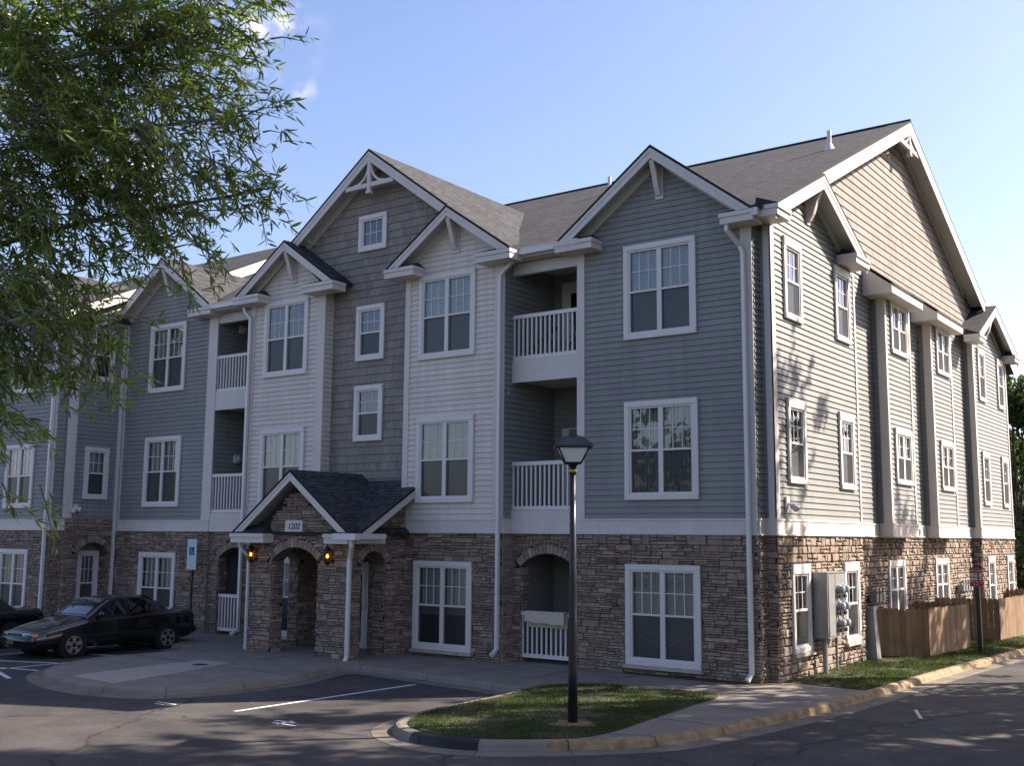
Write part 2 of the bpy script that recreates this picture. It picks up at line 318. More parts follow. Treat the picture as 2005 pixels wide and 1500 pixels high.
def rng_poly(poly, z):
    us = []
    for i in range(len(poly)):
        (u0, z0), (u1, z1) = poly[i], poly[(i + 1) % len(poly)]
        if abs(z1 - z0) < 1e-9:
            if abs(z - z0) < 1e-6: us += [u0, u1]
        elif min(z0, z1) - 1e-6 <= z <= max(z0, z1) + 1e-6: us.append(u0 + (u1 - u0) * (z - z0) / (z1 - z0))
    return (min(us), max(us)) if us else None
def arch_z(a, u):   # a = (u0,u1,spring,crown): height of the arch curve at u
    u0, u1, zs, zc = a; h = zc - zs; w = (u1 - u0) / 2; r = (w * w + h * h) / (2 * h); c = zc - r; x = u - (u0 + u1) / 2
    return c + math.sqrt(max(r * r - x * x, 0)) if abs(x) < w else -1
def lap_wall(mb, face, poly, course, prot, holes=(), arches=(), base=0.0, mi=0, z_off=0.0, d0=0.0):
    zmin = min(p[1] for p in poly); zmax = max(p[1] for p in poly)
    zs = {zmin, zmax} | {p[1] for p in poly}
    k = math.floor((zmin - z_off) / course)
    cz = []
    while z_off + k * course < zmax: cz.append(z_off + k * course); k += 1
    zs |= {z for z in cz if zmin < z < zmax}
    for h in holes: zs |= {h[2], h[3]}
    for a in arches: zs |= {a[2] + (a[3] - a[2]) * i / 8 for i in range(9)}
    zs = sorted(z for z in zs if zmin - 1e-6 <= z <= zmax + 1e-6)
    def hit(zm):
        out = [(h[0], h[1]) for h in holes if h[2] < zm < h[3]]
        for a in arches:
            u0, u1, s, c = a[:4]
            if zm <= s: out.append((u0, u1))
            elif zm < c:
                h = c - s; w = (u1 - u0) / 2; r = (w * w + h * h) / (2 * h); cc = c - r; x = math.sqrt(max(r * r - (zm - cc) ** 2, 0)); out.append(((u0 + u1) / 2 - x, (u0 + u1) / 2 + x))
        return sorted(out)
    for z0, z1 in zip(zs, zs[1:]):
        if z1 - z0 < 1e-5: continue
        zm = (z0 + z1) / 2; a = rng_poly(poly, z0 + 1e-7); b = rng_poly(poly, z1 - 1e-7)
        if a is None or b is None: continue
        fr0 = ((z0 - z_off) / course) % 1.0; fr0 = 0 if fr0 > .999 else fr0
        fr1 = fr0 + (z1 - z0) / course
        p0 = d0 + prot * (1 - fr0); p1 = d0 + prot * max(0, 1 - fr1)
        cur = [(a[0], b[0])]; spans = []
        l0, l1 = a[0], b[0]
        for h0, h1 in hit(zm):
            if h1 <= min(l0, l1) or h0 >= max(a[1], b[1]): continue
            if h0 > max(l0, l1): spans.append((l0, h0, l1, h0))
            l0 = l1 = max(h1, min(l0, l1))
        if l0 < a[1] or l1 < b[1]: spans.append((l0, a[1], l1, b[1]))
        if prot and course < .2:
            row = int(round((z0 - fr0 * course - z_off) / course)); off = (row * 1.37 + face.c * 3.1) % 3.66; cut = []
            for sp in spans:
                if abs(sp[0] - sp[2]) < 1e-5 and abs(sp[1] - sp[3]) < 1e-5:
                    u = math.floor((sp[0] - off) / 3.66) * 3.66 + off; a_ = sp[0]
                    while u < sp[1]:
                        if u > a_ + .05 and u < sp[1] - .05: cut.append((a_, u - .0015, a_, u - .0015)); a_ = u + .0015
                        u += 3.66
                    cut.append((a_, sp[1], a_, sp[1]))
                else: cut.append(sp)
            spans = cut
        for s0, e0, s1, e1 in spans:
            if e0 - s0 < 1e-4 and e1 - s1 < 1e-4: continue
            flip = face.kind in 'lb'
            q = [face.P(s0, z0, p0), face.P(e0, z0, p0), face.P(e1, z1, p1), face.P(s1, z1, p1)]
            uv = [(s0, z0 - z_off), (e0, z0 - z_off), (e1, z1 - z_off), (s1, z1 - z_off)]
            if flip: q = q[::-1]; uv = uv[::-1]
            mb.quad(q, mi, uv)
            if prot and fr0 < 1e-4:
                q = [face.P(s0, z0, d0), face.P(e0, z0, d0), face.P(e0, z0, p0), face.P(s0, z0, p0)]
                mb.quad(q[::-1] if flip else q, mi, [(s0, z0 - z_off)] * 4)

def stone_face(mb, face, u0, u1, z0, z1, holes=(), arches=(), limit=None, style='ledge', d0=0.0):
    """stones as separate blocks standing proud of a mortar sheet"""
    poly = [(u0, z0), (u1, z0), (u1, z1), (u0, z1)] if limit is None else limit
    hb = [(h[0], h[1], h[2], h[3]) for h in holes]
    lap_wall(mb, face, poly, 50, 0, hb, arches, mi=1, z_off=-20, d0=d0)
    def top_at(u):
        if limit is None: return z1
        best = z0
        for i in range(len(poly)):
            (a, za), (b, zb) = poly[i], poly[(i + 1) % len(poly)]
            if abs(a - b) > 1e-6 and min(a, b) <= u <= max(a, b): best = max(best, za + (zb - za) * (u - a) / (b - a))
        return best
    ztop = max(p[1] for p in poly)
    def emit(a, b, c, d):
        if b - a < .03 or d - c < .012: return
        for h in holes:
            if a < h[1] and b > h[0] and c < h[3] and d > h[2]:
                if c < h[2] - .02 and d > h[2]: emit(a, b, c, h[2] - .003); emit(a, b, h[2], d); return
                if d > h[3] + .02 and c < h[3]: emit(a, b, h[3] + .003, d); emit(a, b, c, h[3]); return
                if a < h[0]: emit(a, h[0] - .004, c, d)
                if b > h[1]: emit(h[1] + .004, b, c, d)
                return
        for A in arches:
            g = .23
            zt = max(arch_z(A, a), arch_z(A, b), arch_z(A, (a + b) / 2))
            inx = a < A[1] and b > A[0]
            if inx and c < A[2]:
                if a < A[0]: emit(a, A[0] - .004, c, d)
                if b > A[1]: emit(A[1] + .004, b, c, d)
                return
            ww = (A[1] - A[0]) / 2; hh = A[3] - A[2]; r = (ww * ww + hh * hh) / (2 * hh); cu = (A[0] + A[1]) / 2; cz = A[3] - r
            if c >= A[2] - .06 and a < A[1] + g * .6 and b > A[0] - g * .6:
                near = min(math.hypot(min(max(cu, a), b) - cu, c - cz), 99)
                if near < r + g * .85:
                    if b - a > .07: m_ = (a + b) / 2; emit(a, m_ - .004, c, d); emit(m_ + .004, b, c, d)
                    elif d - c > .06: m_ = (c + d) / 2; emit(a, b, c, m_ - .004); emit(a, b, m_ + .004, d)
                    return
        if limit is not None:
            tt = min(top_at(a), top_at(b))
            if tt <= c + .03: return
            d = min(d, tt)
        j = R.uniform; pr = d0 + (R.choice((.010, .02, .032, .046)) if style == 'ledge' else j(.02, .05)); e = .006 if style == 'ledge' else .014
        rr = .004 if style == 'ledge' else .024
        bk = [face.P(a, c, d0), face.P(b, c, d0), face.P(b, d, d0), face.P(a, d, d0)]
        m_ = [face.P(a + j(0, rr), c + j(0, rr), pr - .008), face.P(b - j(0, rr), c + j(0, rr), pr - .008), face.P(b - j(0, rr), d - j(0, rr), pr - .008), face.P(a + j(0, rr), d - j(0, rr), pr - .008)]
        f_ = [face.P(a + e + j(0, rr), c + e + j(0, rr), pr + j(-.006, .006)), face.P(b - e - j(0, rr), c + e + j(0, rr), pr + j(-.006, .006)), face.P(b - e - j(0, rr), d - e - j(0, rr), pr + j(-.006, .006)), face.P(a + e + j(0, rr), d - e - j(0, rr), pr + j(-.006, .006))]
        n = len(mb.v); mb.v += bk + m_ + f_
        fl = face.kind in 'lb'
        qs = [(8, 9, 10, 11)] + [(i, (i + 1) % 4, 4 + (i + 1) % 4, 4 + i) for i in range(4)] + [(4 + i, 4 + (i + 1) % 4, 8 + (i + 1) % 4, 8 + i) for i in range(4)]
        for q in qs:
            mb.f.append(tuple(n + i for i in (q[::-1] if fl else q))); mb.mi.append(0); mb.uv.append(None)
    z = z0
    gap = .011 if style == 'ledge' else .017
    while z < ztop - .02:
        h = R.uniform(.095, .165) if style == 'ledge' else R.uniform(.13, .22)
        if ztop - z - h < .07: h = ztop - z
        u = u0 - R.uniform(0, .2)
        while u < u1:
            w = R.uniform(.14, .5) if style == 'ledge' else R.uniform(.16, .38)
            a, b = max(u, u0), min(u + w - gap, u1)
            k = R.random()
            if style != 'ledge':
                if k < .55: emit(a, b, z, z + h - gap)
                elif k < .85:
                    s = z + h * R.uniform(.4, .6); m_ = a + (b - a) * R.uniform(.3, .7)
                    if R.random() < .5: emit(a, b, z, s - gap); emit(a, m_ - gap, s, z + h - gap); emit(m_, b, s, z + h - gap)
                    else: emit(a, m_ - gap, z, s - gap); emit(m_, b, z, s - gap); emit(a, b, s, z + h - gap)
                else: s = z + h * R.uniform(.35, .65); emit(a, b, z, s - gap); emit(a, b, s, z + h - gap)
            elif k < .25 or h < .085: emit(a, b, z, z + h - gap)
            elif k < .75 or style != 'ledge':
                s = z + h * R.uniform(.35, .65); m_ = a + (b - a) * R.uniform(.35, .65)
                if style != 'ledge' and k > .6: emit(a, m_ - gap, z, z + h - gap); emit(m_, b, z, z + h - gap)
                else:
                    emit(a, b, z, s - gap)
                    if R.random() < .5: emit(a, b, s, z + h - gap)
                    else: emit(a, m_ - gap, s, z + h - gap); emit(m_, b, s, z + h - gap)
            else:
                s1 = z + h * .36; s2 = z + h * .68
                for p_, q_ in ((z, s1), (s1, s2), (s2, z + h)): emit(a, b, p_, q_ - gap * .8)
            u += w
        z += h
    for A in arches:   # soldier course round the arch
        w = (A[1] - A[0]) / 2; hh = A[3] - A[2]; r = (w * w + hh * hh) / (2 * hh); cu = (A[0] + A[1]) / 2; cz = A[3] - r
        a0 = math.asin(w / r); t = -a0
        while t < a0 - .01:
            dt = min(R.uniform(.075, .13) / r, a0 - t); g = R.uniform(.19, .235); pr = d0 + R.uniform(.02, .036); e = .006 / r
            def pt(ang, rad, d): return face.P(cu + rad * math.sin(ang), cz + rad * math.cos(ang), d)
            n = len(mb.v); mb.v += [pt(t, r, d0), pt(t + dt - e, r, d0), pt(t + dt - e, r + g, d0), pt(t, r + g, d0), pt(t + e, r + .004, pr), pt(t + dt - 2 * e, r + .004, pr), pt(t + dt - 2 * e, r + g - .005, pr), pt(t + e, r + g - .005, pr)]
            for q in ((4, 5, 6, 7), (0, 1, 5, 4), (1, 2, 6, 5), (2, 3, 7, 6), (3, 0, 4, 7)):
                mb.f.append(tuple(n + i for i in (q[::-1] if face.kind in 'lb' else q))); mb.mi.append(0); mb.uv.append(None)
            t += dt
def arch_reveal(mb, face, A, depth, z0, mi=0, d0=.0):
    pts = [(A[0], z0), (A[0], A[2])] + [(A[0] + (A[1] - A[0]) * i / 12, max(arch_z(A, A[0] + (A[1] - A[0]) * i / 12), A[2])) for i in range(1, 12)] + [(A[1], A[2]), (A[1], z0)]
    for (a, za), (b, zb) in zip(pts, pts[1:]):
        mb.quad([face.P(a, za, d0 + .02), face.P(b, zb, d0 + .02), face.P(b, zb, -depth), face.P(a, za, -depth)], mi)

# gable roofs: a runs along the gable face, d into the building
def gable_roof(owner, frame, ac, half, zr, ze, ov, depth, rake=.24, roofname='gable_roof', thick=.07, returns=(1.0, 1.0), half2=None, frieze=True, wall_d=None, cut=None, bracket=None):
    """frame: (kind, plane) with kind 'f' or 's'; plane = wall plane coordinate; ov = overhang in front of it."""
    kind, pl = frame; F = Face(kind, pl); hl = half; hr = half2 or half
    def P(a, z, d): return F.P(a, z, -d)     # d positive into the building
    d0 = -ov
    mb = MB()
    for sgn, h in ((-1, hl), (1, hr)):
        e = ac + sgn * h; sl_ = math.hypot(h, zr - ze)
        top_ = [P(e, ze, d0), P(e, ze, depth), P(ac, zr, depth), P(ac, zr, d0)]
        bot_ = [P(e, ze - thick, d0), P(e, ze - thick, depth), P(ac, zr - thick, depth), P(ac, zr - thick, d0)]
        uv = [(d0, 0), (depth, 0), (depth, sl_), (d0, sl_)]
        mb.quad(top_ if sgn > 0 else top_[::-1], 0, uv if sgn > 0 else uv[::-1])
        mb.quad(bot_[::-1] if sgn > 0 else bot_, 1)
        mb.quad([top_[0], top_[3], bot_[3], bot_[0]], 2); mb.quad([top_[0], top_[1], bot_[1], bot_[0]], 2)
    roof = part(roofname, mb, ['roof', 'soffit', 'mortar'], owner)
    mb = MB(); fz = MB(); sf = MB(); t2 = thick
    for sgn, h in ((-1, hl), (1, hr)):
        e = ac + sgn * h
        def sl(a): return zr - (zr - ze) * abs(a - ac) / h
        # fascia board (two steps) just inside the shingle edge
        for (dd0, dd1, zt, zb) in ((d0 + .015, d0 + .05, t2 + .002, t2 + rake), (d0 + .003, d0 + .015, t2 + .002, t2 + rake * .36)):
            b = [P(e, sl(e) - zb, dd0), P(ac, zr - zb, dd0), P(ac, zr - zb, dd1), P(e, sl(e) - zb, dd1)]
            t = [P(e, sl(e) - zt, dd0), P(ac, zr - zt, dd0), P(ac, zr - zt, dd1), P(e, sl(e) - zt, dd1)]
            mb.hexa(b, t)
        zo = t2 + .05
        sf.quad([P(e, sl(e) - zo, d0 + .05), P(ac, zr - zo, d0 + .05), P(ac, zr - zo, 0), P(e, sl(e) - zo, 0)])
        if frieze and not (frieze == 'r' and sgn < 0):
            e2 = ac + sgn * h * .88; zt, zb = zo + .003, zo + .25
            b = [P(e2, sl(e2) - zb, -.035), P(ac, zr - zb, -.035), P(ac, zr - zb, 0), P(e2, sl(e2) - zb, 0)]
            t = [P(e2, sl(e2) - zt, -.035), P(ac, zr - zt, -.035), P(ac, zr - zt, 0), P(e2, sl(e2) - zt, 0)]
            fz.hexa(b, t)
    part('rake_board', mb, 'trim', roof); part('soffit', sf, 'soffit', roof)
    if frieze: part('frieze_board', fz, 'soffit', roof)
    for sgn, h, rl in ((-1, hl, returns[0]), (1, hr, returns[1])):
        if not rl: continue
        rb = MB(); e = ac + sgn * (h + .02); i = ac + sgn * (h - rl)
        za, zb = ze - .30, ze - .05
        lo, hi = min(e, i), max(e, i)
        F.box(rb, lo, hi, za + .02, zb, -.02, ov + .03); F.box(rb, lo - .02, hi + .02, zb - .09, zb - .003, -.02, ov + .06)
        # little hipped shingle cap on the return
        ox = ov + .06
        q = [F.P(lo - .02, zb, ox), F.P(hi + .02, zb, ox), F.P(hi - (.25 if sgn < 0 else 0), zb + .2, .02), F.P(lo + (.25 if sgn > 0 else 0), zb + .2, .02)]
        rb.quad(q, 1); rb.quad([q[1], F.P(hi + .02, zb, 0), q[2]], 1); rb.quad([F.P(lo - .02, zb, 0), q[0], q[3]], 1)
        part('eave_return', rb, ['trim', 'roof'], roof)
    if bracket:
        bb = MB(); zt = zr - t2 - .22; w = .06
        path = [(ov - .06, zt), (ov - .06, zt - .10), (ov * .62, zt - .34), (ov * .42, zt - .62), (.10, zt - .78), (.04, zt - .78), (.04, zt)]
        pts = [F.P(ac - w, z, d) for d, z in path]
        vec = Vector(F.P(ac + w, 0, 0)) - Vector(F.P(ac - w, 0, 0)); bb.prism(pts, vec)
        F.box(bb, ac - .10, ac + .10, zt - .86, zt + .05, .0, .045)
        part('bracket', bb, 'trim', roof)
    return roof

# ------------------------------------------------------------------ windows
WCACHE = {}
def window_meshes(w, h, units, cols, rows, upfrac, trim, head, blind, sill):
    key = (round(w, 2), round(h, 2), units, cols, rows, upfrac, trim, head, blind, sill)
    if key in WCACHE: return WCACHE[key]
    fr = MB(); pa = MB(); scn = MB(); bl = MB()
    x0, x1 = -w / 2, w / 2; z0, z1 = -h / 2, h / 2
    ix0, ix1, iz0, iz1 = x0 + trim, x1 - trim, z0 + trim, z1 - head
    for a, b, c, d in ((x0, x1, z0, iz0), (x0, x1, iz1, z1), (x0, ix0, iz0, iz1), (ix1, x1, iz0, iz1)): fr.box(a, b, -.05, .0, c, d)
    for a, b, c, d in ((x0 + .012, x1 - .012, z0 + .012, iz0 - .0), (x0 + .012, x1 - .012, iz1, z1 - .012)): fr.box(a, b, -.06, -.05, c, d)
    if sill: fr.box(x0 - .04, x1 + .04, -.10, .0, z0 - .07, z0 - .003, 2)
    uw = (ix1 - ix0) / units
    # dark room behind
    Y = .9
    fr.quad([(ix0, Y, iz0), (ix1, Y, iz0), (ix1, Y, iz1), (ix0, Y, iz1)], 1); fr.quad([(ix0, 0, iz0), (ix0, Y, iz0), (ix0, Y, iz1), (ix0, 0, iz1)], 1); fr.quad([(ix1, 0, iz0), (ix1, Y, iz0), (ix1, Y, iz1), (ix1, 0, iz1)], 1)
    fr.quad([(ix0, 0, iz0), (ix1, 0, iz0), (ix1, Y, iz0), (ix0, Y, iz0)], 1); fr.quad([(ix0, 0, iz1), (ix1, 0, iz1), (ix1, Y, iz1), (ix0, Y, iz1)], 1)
    s = .045
    for k in range(units):
        a, b = ix0 + k * uw, ix0 + (k + 1) * uw
        sa = s * (1.25 if k > 0 else 1); sb = s * (1.25 if k < units - 1 else 1)
        zm = iz0 + (iz1 - iz0) * (1 - upfrac)
        lo = upfrac < .99
        # sash frames
        fr.box(a, a + sa, -.03, .05, iz0, iz1); fr.box(b - sb, b, -.03, .05, iz0, iz1)
        fr.box(a + sa, b - sb, -.03, .05, iz1 - s, iz1); fr.box(a + sa, b - sb, -.03, .05, iz0, iz0 + s)
        if lo: fr.box(a + sa, b - sb, -.025, .05, zm - s * .5, zm + s * .5)
        uz0 = zm + s * .5 if lo else iz0 + s; uz1 = iz1 - s; ua, ub = a + sa, b - sb
        pa.quad([(ua, .012, uz0), (ub, .012, uz0), (ub, .012, uz1), (ua, .012, uz1)])
        m = .009
        for c in range(1, cols): x = ua + (ub - ua) * c / cols; fr.box(x - m, x + m, .002, .022, uz0, uz1)
        for r_ in range(1, rows): z = uz0 + (uz1 - uz0) * r_ / rows; fr.box(ua, ub, .004, .020, z - m, z + m)
        if lo:
            pa.quad([(ua, .035, iz0 + s), (ub, .035, iz0 + s), (ub, .035, zm - s * .5), (ua, .035, zm - s * .5)])
            scn.quad([(ua, -.008, iz0 + s), (ub, -.008, iz0 + s), (ub, -.008, zm - s * .5), (ua, -.008, zm - s * .5)])
        # blinds
        if blind and blind[0] == 'h':
            zb = iz1 - (iz1 - iz0) * blind[1]; z = iz1 - .02; st = .042
            while z > zb:
                bl.quad([(a + .05, .085, z - st * .86), (b - .05, .085, z - st * .86), (b - .05, .11, z), (a + .05, .11, z)]); z -= st
        elif blind and blind[0] == 'v':
            x = a + .04; st = .085
            while x < b - .06:
                wv = st * blind[1]
                bl.quad([(x, .09, iz0 + .05), (x + wv, .12, iz0 + .05), (x + wv, .12, iz1 - .03), (x, .09, iz1 - .03)]); x += st
    out = (fr.mesh('window', ['vinyl', 'dark', 'brownsill']), pa.mesh('pane', 'glass'), scn.mesh('insect_screen', 'screen') if scn.v else None,
           bl.mesh('blind', 'blind' if blind and blind[0] == 'h' else 'drape') if bl.v else None)
    WCACHE[key] = out; return out
def window(owner, face, uc, zc, w, h, units=2, cols=3, rows=2, upfrac=.5, trim=.12, head=.12, blind=('h', 1.0), sill=False, d=.02, label=None):
    fr, pa, scn, bl = window_meshes(w, h, units, cols, rows, upfrac, trim, head, blind, sill)
    p = Vector(face.P(uc, zc, d))
    o = local('window', fr, owner, p - rootloc(owner), 0 if face.kind == 'f' else math.pi / 2)
    if label: o['label'] = label
    local('pane', pa, o)
    if scn: local('insect_screen', scn, o)
    if bl: local('blind', bl, o)
    return (uc - w / 2 + .03, uc + w / 2 - .03, zc - h / 2 + .03, zc + h / 2 - .03)

def board(owner, name, face, u0, u1, z0, z1, d0=0.0, d1=.035, m='trim', label=None):
    b = MB(); face.box(b, u0, u1, z0, z1, d0, d1, 0); return part(name, b, m, owner, label)
def downspout(owner, path, w=.075, dpt=.055):
    b = MB()
    P_ = [Vector(p) for p in path]
    b.tube(P_, .058 * w / .075, 4)
    part('downspout', b, 'gutter', owner)

GROUND = -.13

# ================================================================== the apartment building
AB = empty('apartment_building', (-11, 8, 0), 'three storey apartment building with grey siding and stone base, numbered 1202 over its porch', 'building')
CRS = .132
T = {3: 9.36, 2: 5.82, 1: 2.29}
def wz(top, h): return top - h / 2
def siding(owner, face, u0, u1, z0, z1, m, wins=(), poly=None, course=CRS, prot=.024, name='siding_wall'):
    mb = MB(); holes = []
    for w in wins: holes.append((w[0] - w[2] / 2 + .03, w[0] + w[2] / 2 - .03, w[1] - w[3] / 2 + .03, w[1] + w[3] / 2 - .03))
    lap_wall(mb, face, poly or [(u0, z0), (u1, z0), (u1, z1), (u0, z1)], course, prot, holes, z_off=3.25)
    o = part(name, mb, m, owner)
    for w in wins: window(owner, face, *w[:4], **(w[4] if len(w) > 4 else {}))
    return o
def stone(owner, face, u0, u1, z0=-.05, z1=2.93, wins=(), arches=(), limit=None, style='ledge', reveal=.35, rz0=0.0):
    mb = MB(); holes = [(w[0] - w[2] / 2, w[0] + w[2] / 2, w[1] - w[3] / 2 - (.07 if len(w) > 4 and w[4].get('sill') else 0), w[1] + w[3] / 2) for w in wins]
    stone_face(mb, face, u0, u1, z0, z1, holes, arches, limit, style)
    for A in arches:
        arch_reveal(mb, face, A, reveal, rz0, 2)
        for u, kinds in ((A[0], 'sb'), (A[1], 'lf')):     # stone jambs inside the opening
            if reveal < .2: continue
            if face.kind == 'f': stone_face(mb, Face(kinds[0] if kinds == 'sb' else 'l', u), face.c, face.c + reveal, rz0, A[2])
            elif face.kind in 'sl': 
                a_, b_ = (face.c - reveal, face.c) if face.kind == 's' else (face.c, face.c + reveal)
                stone_face(mb, Face(kinds[1], u), a_, b_, rz0, A[2])
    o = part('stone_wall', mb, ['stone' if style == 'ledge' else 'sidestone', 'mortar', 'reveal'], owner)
    for w in wins: window(owner, face, *w[:4], **(w[4] if len(w) > 4 else {}))
    return o
def band(owner, face, u0, u1, z0=2.95, z1=3.25):
    b = MB(); face.box(b, u0, u1, z0, z1, 0, .04); face.box(b, u0 - .02, u1 + .02, z0 - .03, z0 - .002, 0, .075); face.box(b, u0, u1, z1 - .03, z1 + .012, .041, .055)
    return part('band_board', b, 'trim', owner)
def railing(owner, face, u0, u1, z0, z1, d=0.0, step=.128, n=None):
    b = MB(); face.box(b, u0, u1, z1 - .09, z1, d - .05, d + .04); face.box(b, u0, u1, z0, z0 + .09, d - .035, d + .03)
    k = n or max(2, int((u1 - u0) / step))
    for i in range(k + 1):
        u = u0 + .03 + (u1 - u0 - .06) * i / k; face.box(b, u - .02, u + .02, z0 + .09, z1 - .09, d - .022, d + .018)
    return part('railing', b, 'vinyl', owner)
HB = dict(blind=('h', 1.0)); VB = dict(blind=('v', .62)); NB = dict(blind=('h', .45)); VD = dict(blind=('v', .9))

F_bay = Face('f', -.6); F_strip = Face('f', -.25); F_cream = Face('f', -.95); F_mid = Face('f', -.63); F_back = Face('f', 1.2)
# right blue bay
wr = 1.785; cxr = -2.414
wins = [(cxr, wz(T[3], 2.15), wr, 2.15, dict(blind=('h', .98))), (cxr, wz(T[2], 2.16), wr, 2.16, VB)]
bayp = [(-4.56, 3.25), (-.24, 3.25), (-.24, 9.62), (-2.39, 11.2), (-4.56, 9.62)]
siding(AB, F_bay, 0, 0, 0, 0, 'blue', wins, bayp)
stone(AB, F_bay, -4.56, -.24, wins=[(cxr, 1.225, wr, 2.12, dict(blind=('h', 1.0), sill=True))])
band(AB, F_bay, -4.56, -.24)
board(AB, 'corner_trim', F_bay, -.49, -.24, 3.25, 9.55); board(AB, 'corner_trim', F_bay, -4.56, -4.36, 3.25, 9.55)
fs = Face('s', -.24); siding(AB, fs, -.6, -.25, 3.25, 9.6, 'blue'); stone(AB, fs, -.6, -.25); band(AB, fs, -.6, -.25)
siding(AB, Face('l', -4.56), -.6, 1.2, 0, 9.6, 'blue')
gable_roof(AB, ('f', -.6), -2.39, 2.48, 11.47, 9.64, .45, 4.2, half2=2.37, bracket=True, returns=(.98, .72))
b = MB(); b.box(-.03, .10, -1.10, -.98, 9.44, 9.60); part('gutter', b, 'gutter', AB)
# corner strip
siding(AB, F_strip, -.24, 0, 3.25, 9.6, 'blue'); stone(AB, F_strip, -.24, 0); band(AB, F_strip, -.24, 0.04)
board(AB, 'corner_trim', F_strip, -.14, 0.03, 3.25, 9.5)
# balconies
def balcony(xl, xr, yf=-.6, right=True):
    side = Face('s', xl); siding(AB, side, -.95 if right else -.6, 1.2, 3.0, 9.6, 'blue')
    st = MB(); lap_wall(st, side, [(-.95 if right else -.6, -.05), (1.2, -.05), (1.2, 2.95), (-.95 if right else -.6, 2.95)], CRS, .017)
    part('siding_wall', st, 'blue', AB)
    siding(AB, F_back, xl, xr, -.05, 9.6, 'blue')
    sl_ = MB()
    sl_.box(xl, xr, yf + .02, 1.2, 2.96, 3.24); part('balcony_floor', sl_, 'soffit', AB); sl_ = MB(); sl_.box(xl, xr, yf + .02, 1.2, 6.55, 6.95); part('balcony_floor', sl_, 'soffit', AB); sl_ = MB(); sl_.box(xl, xr, -1.0, 1.2, 9.455, 9.49); part('balcony_ceiling', sl_, 'soffit', AB)
    Fb = Face('f', yf)
    b = MB(); Fb.box(b, xl, xr, 6.49, 7.03, -.02, .02); Fb.box(b, xl, xr, 6.76, 6.775, .02, .024); part('balcony_fascia', b, 'trim', AB)
    b = MB(); Fb.box(b, xl, xr, 2.95, 3.46, -.02, .02); Fb.box(b, xl - .0, xr, 2.92, 2.948, -.02, .05); Fb.box(b, xl, xr, 3.25, 3.262, .02, .026); part('balcony_fascia', b, 'trim', AB)
    b = MB(); Fb.box(b, xl, xr, 9.12, 9.40, -.15, .0); part('header_beam', b, 'soffit', AB)
    railing(AB, Fb, xl + .01, xr - .01, 7.04, 8.13, -.04); railing(AB, Fb, xl + .01, xr - .01, 3.47, 4.60, -.04)
    # patio doors in the back wall
    for z in (3.28, 6.98):
        d = MB(); F_back.box(d, xl + .28, xl + 1.4, z, z + 2.25, .02, .06); F_back.box(d, xl + .40, xl + 1.28, z + .08, z + 2.12, .06, .075)
        o = part('patio_door', d, 'door', AB)
        g = MB(); F_back.box(g, xl + .56, xl + 1.12, z + .35, z + 1.95, .076, .082); part('door_glass', g, 'carglass', o)
    # ground floor arch in stone
    Fa = Face('f', yf + .1)
    A = (xl + .22, xr - .12, 2.16, 2.47) if right else (xl + .38, xr - .02, 2.16, 2.47)
    stone(AB, Fa, xl, xr, arches=[A], reveal=.28)
    railing(AB, Fa, A[0] + .01, A[1] - .01, .10, 1.14, -.06, n=11)
    gt = MB(); gt.box(xl - .15, xr + .3, -1.09, -.97, 9.47, 9.60); gt.box(xl - .15, xr + .3, -1.10, -.96, 9.595, 9.62); part('gutter', gt, 'gutter', AB)
    sf = MB(); sf.box(xl, xr, -.97, -.55, 9.42, 9.45); part('soffit', sf, 'soffit', AB)
balcony(-6.42, -4.56, right=True)
balcony(-17.35, -15.44, right=False)
for z in (4.98, 8.95):   # little lamp boxes on the left balcony wall
    b = MB(); Face('s', -17.35).box(b, .16, .34, z, z + .24, .02, .11); b.tube([(-17.22, .25, z + .12), (-17.14, .25, z + .10)], .06, 10); part('balcony_lamp', b, 'gutter', AB)
# right cream bay
cxc = -8.16; wc = 1.80
wins = [(cxc, wz(9.36, 2.15), wc, 2.15, HB), (cxc, wz(5.75, 2.10), wc, 2.10, dict(blind=('v', .7)))]
siding(AB, F_cream, 0, 0, 0, 0, 'cream', wins, [(-9.5, 3.25), (-6.42, 3.25), (-6.42, 9.55), (-7.93, 10.7), (-9.5, 9.55)])
stone(AB, F_cream, -9.4, -6.42, wins=[(cxc, 1.20, wc, 2.10, dict(blind=('h', .62), sill=True))])
band(AB, F_cream, -9.42, -6.42)
board(AB, 'corner_trim', F_cream, -9.53, -9.36, 3.25, 9.4); board(AB, 'corner_trim', F_cream, -6.68, -6.39, 3.25, 9.4)
siding(AB, Face('l', -9.5), -.95, -.63, 3.25, 9.6, 'cream')
gable_roof(AB, ('f', -.95), -7.90, 1.96, 10.98, 9.62, .45, 3.0, bracket=True, returns=(.95, 1.0), rake=.22)
st = Face('s', -6.42); stone(AB, st, -.95, -.5); band(AB, st, -.95, -.6)
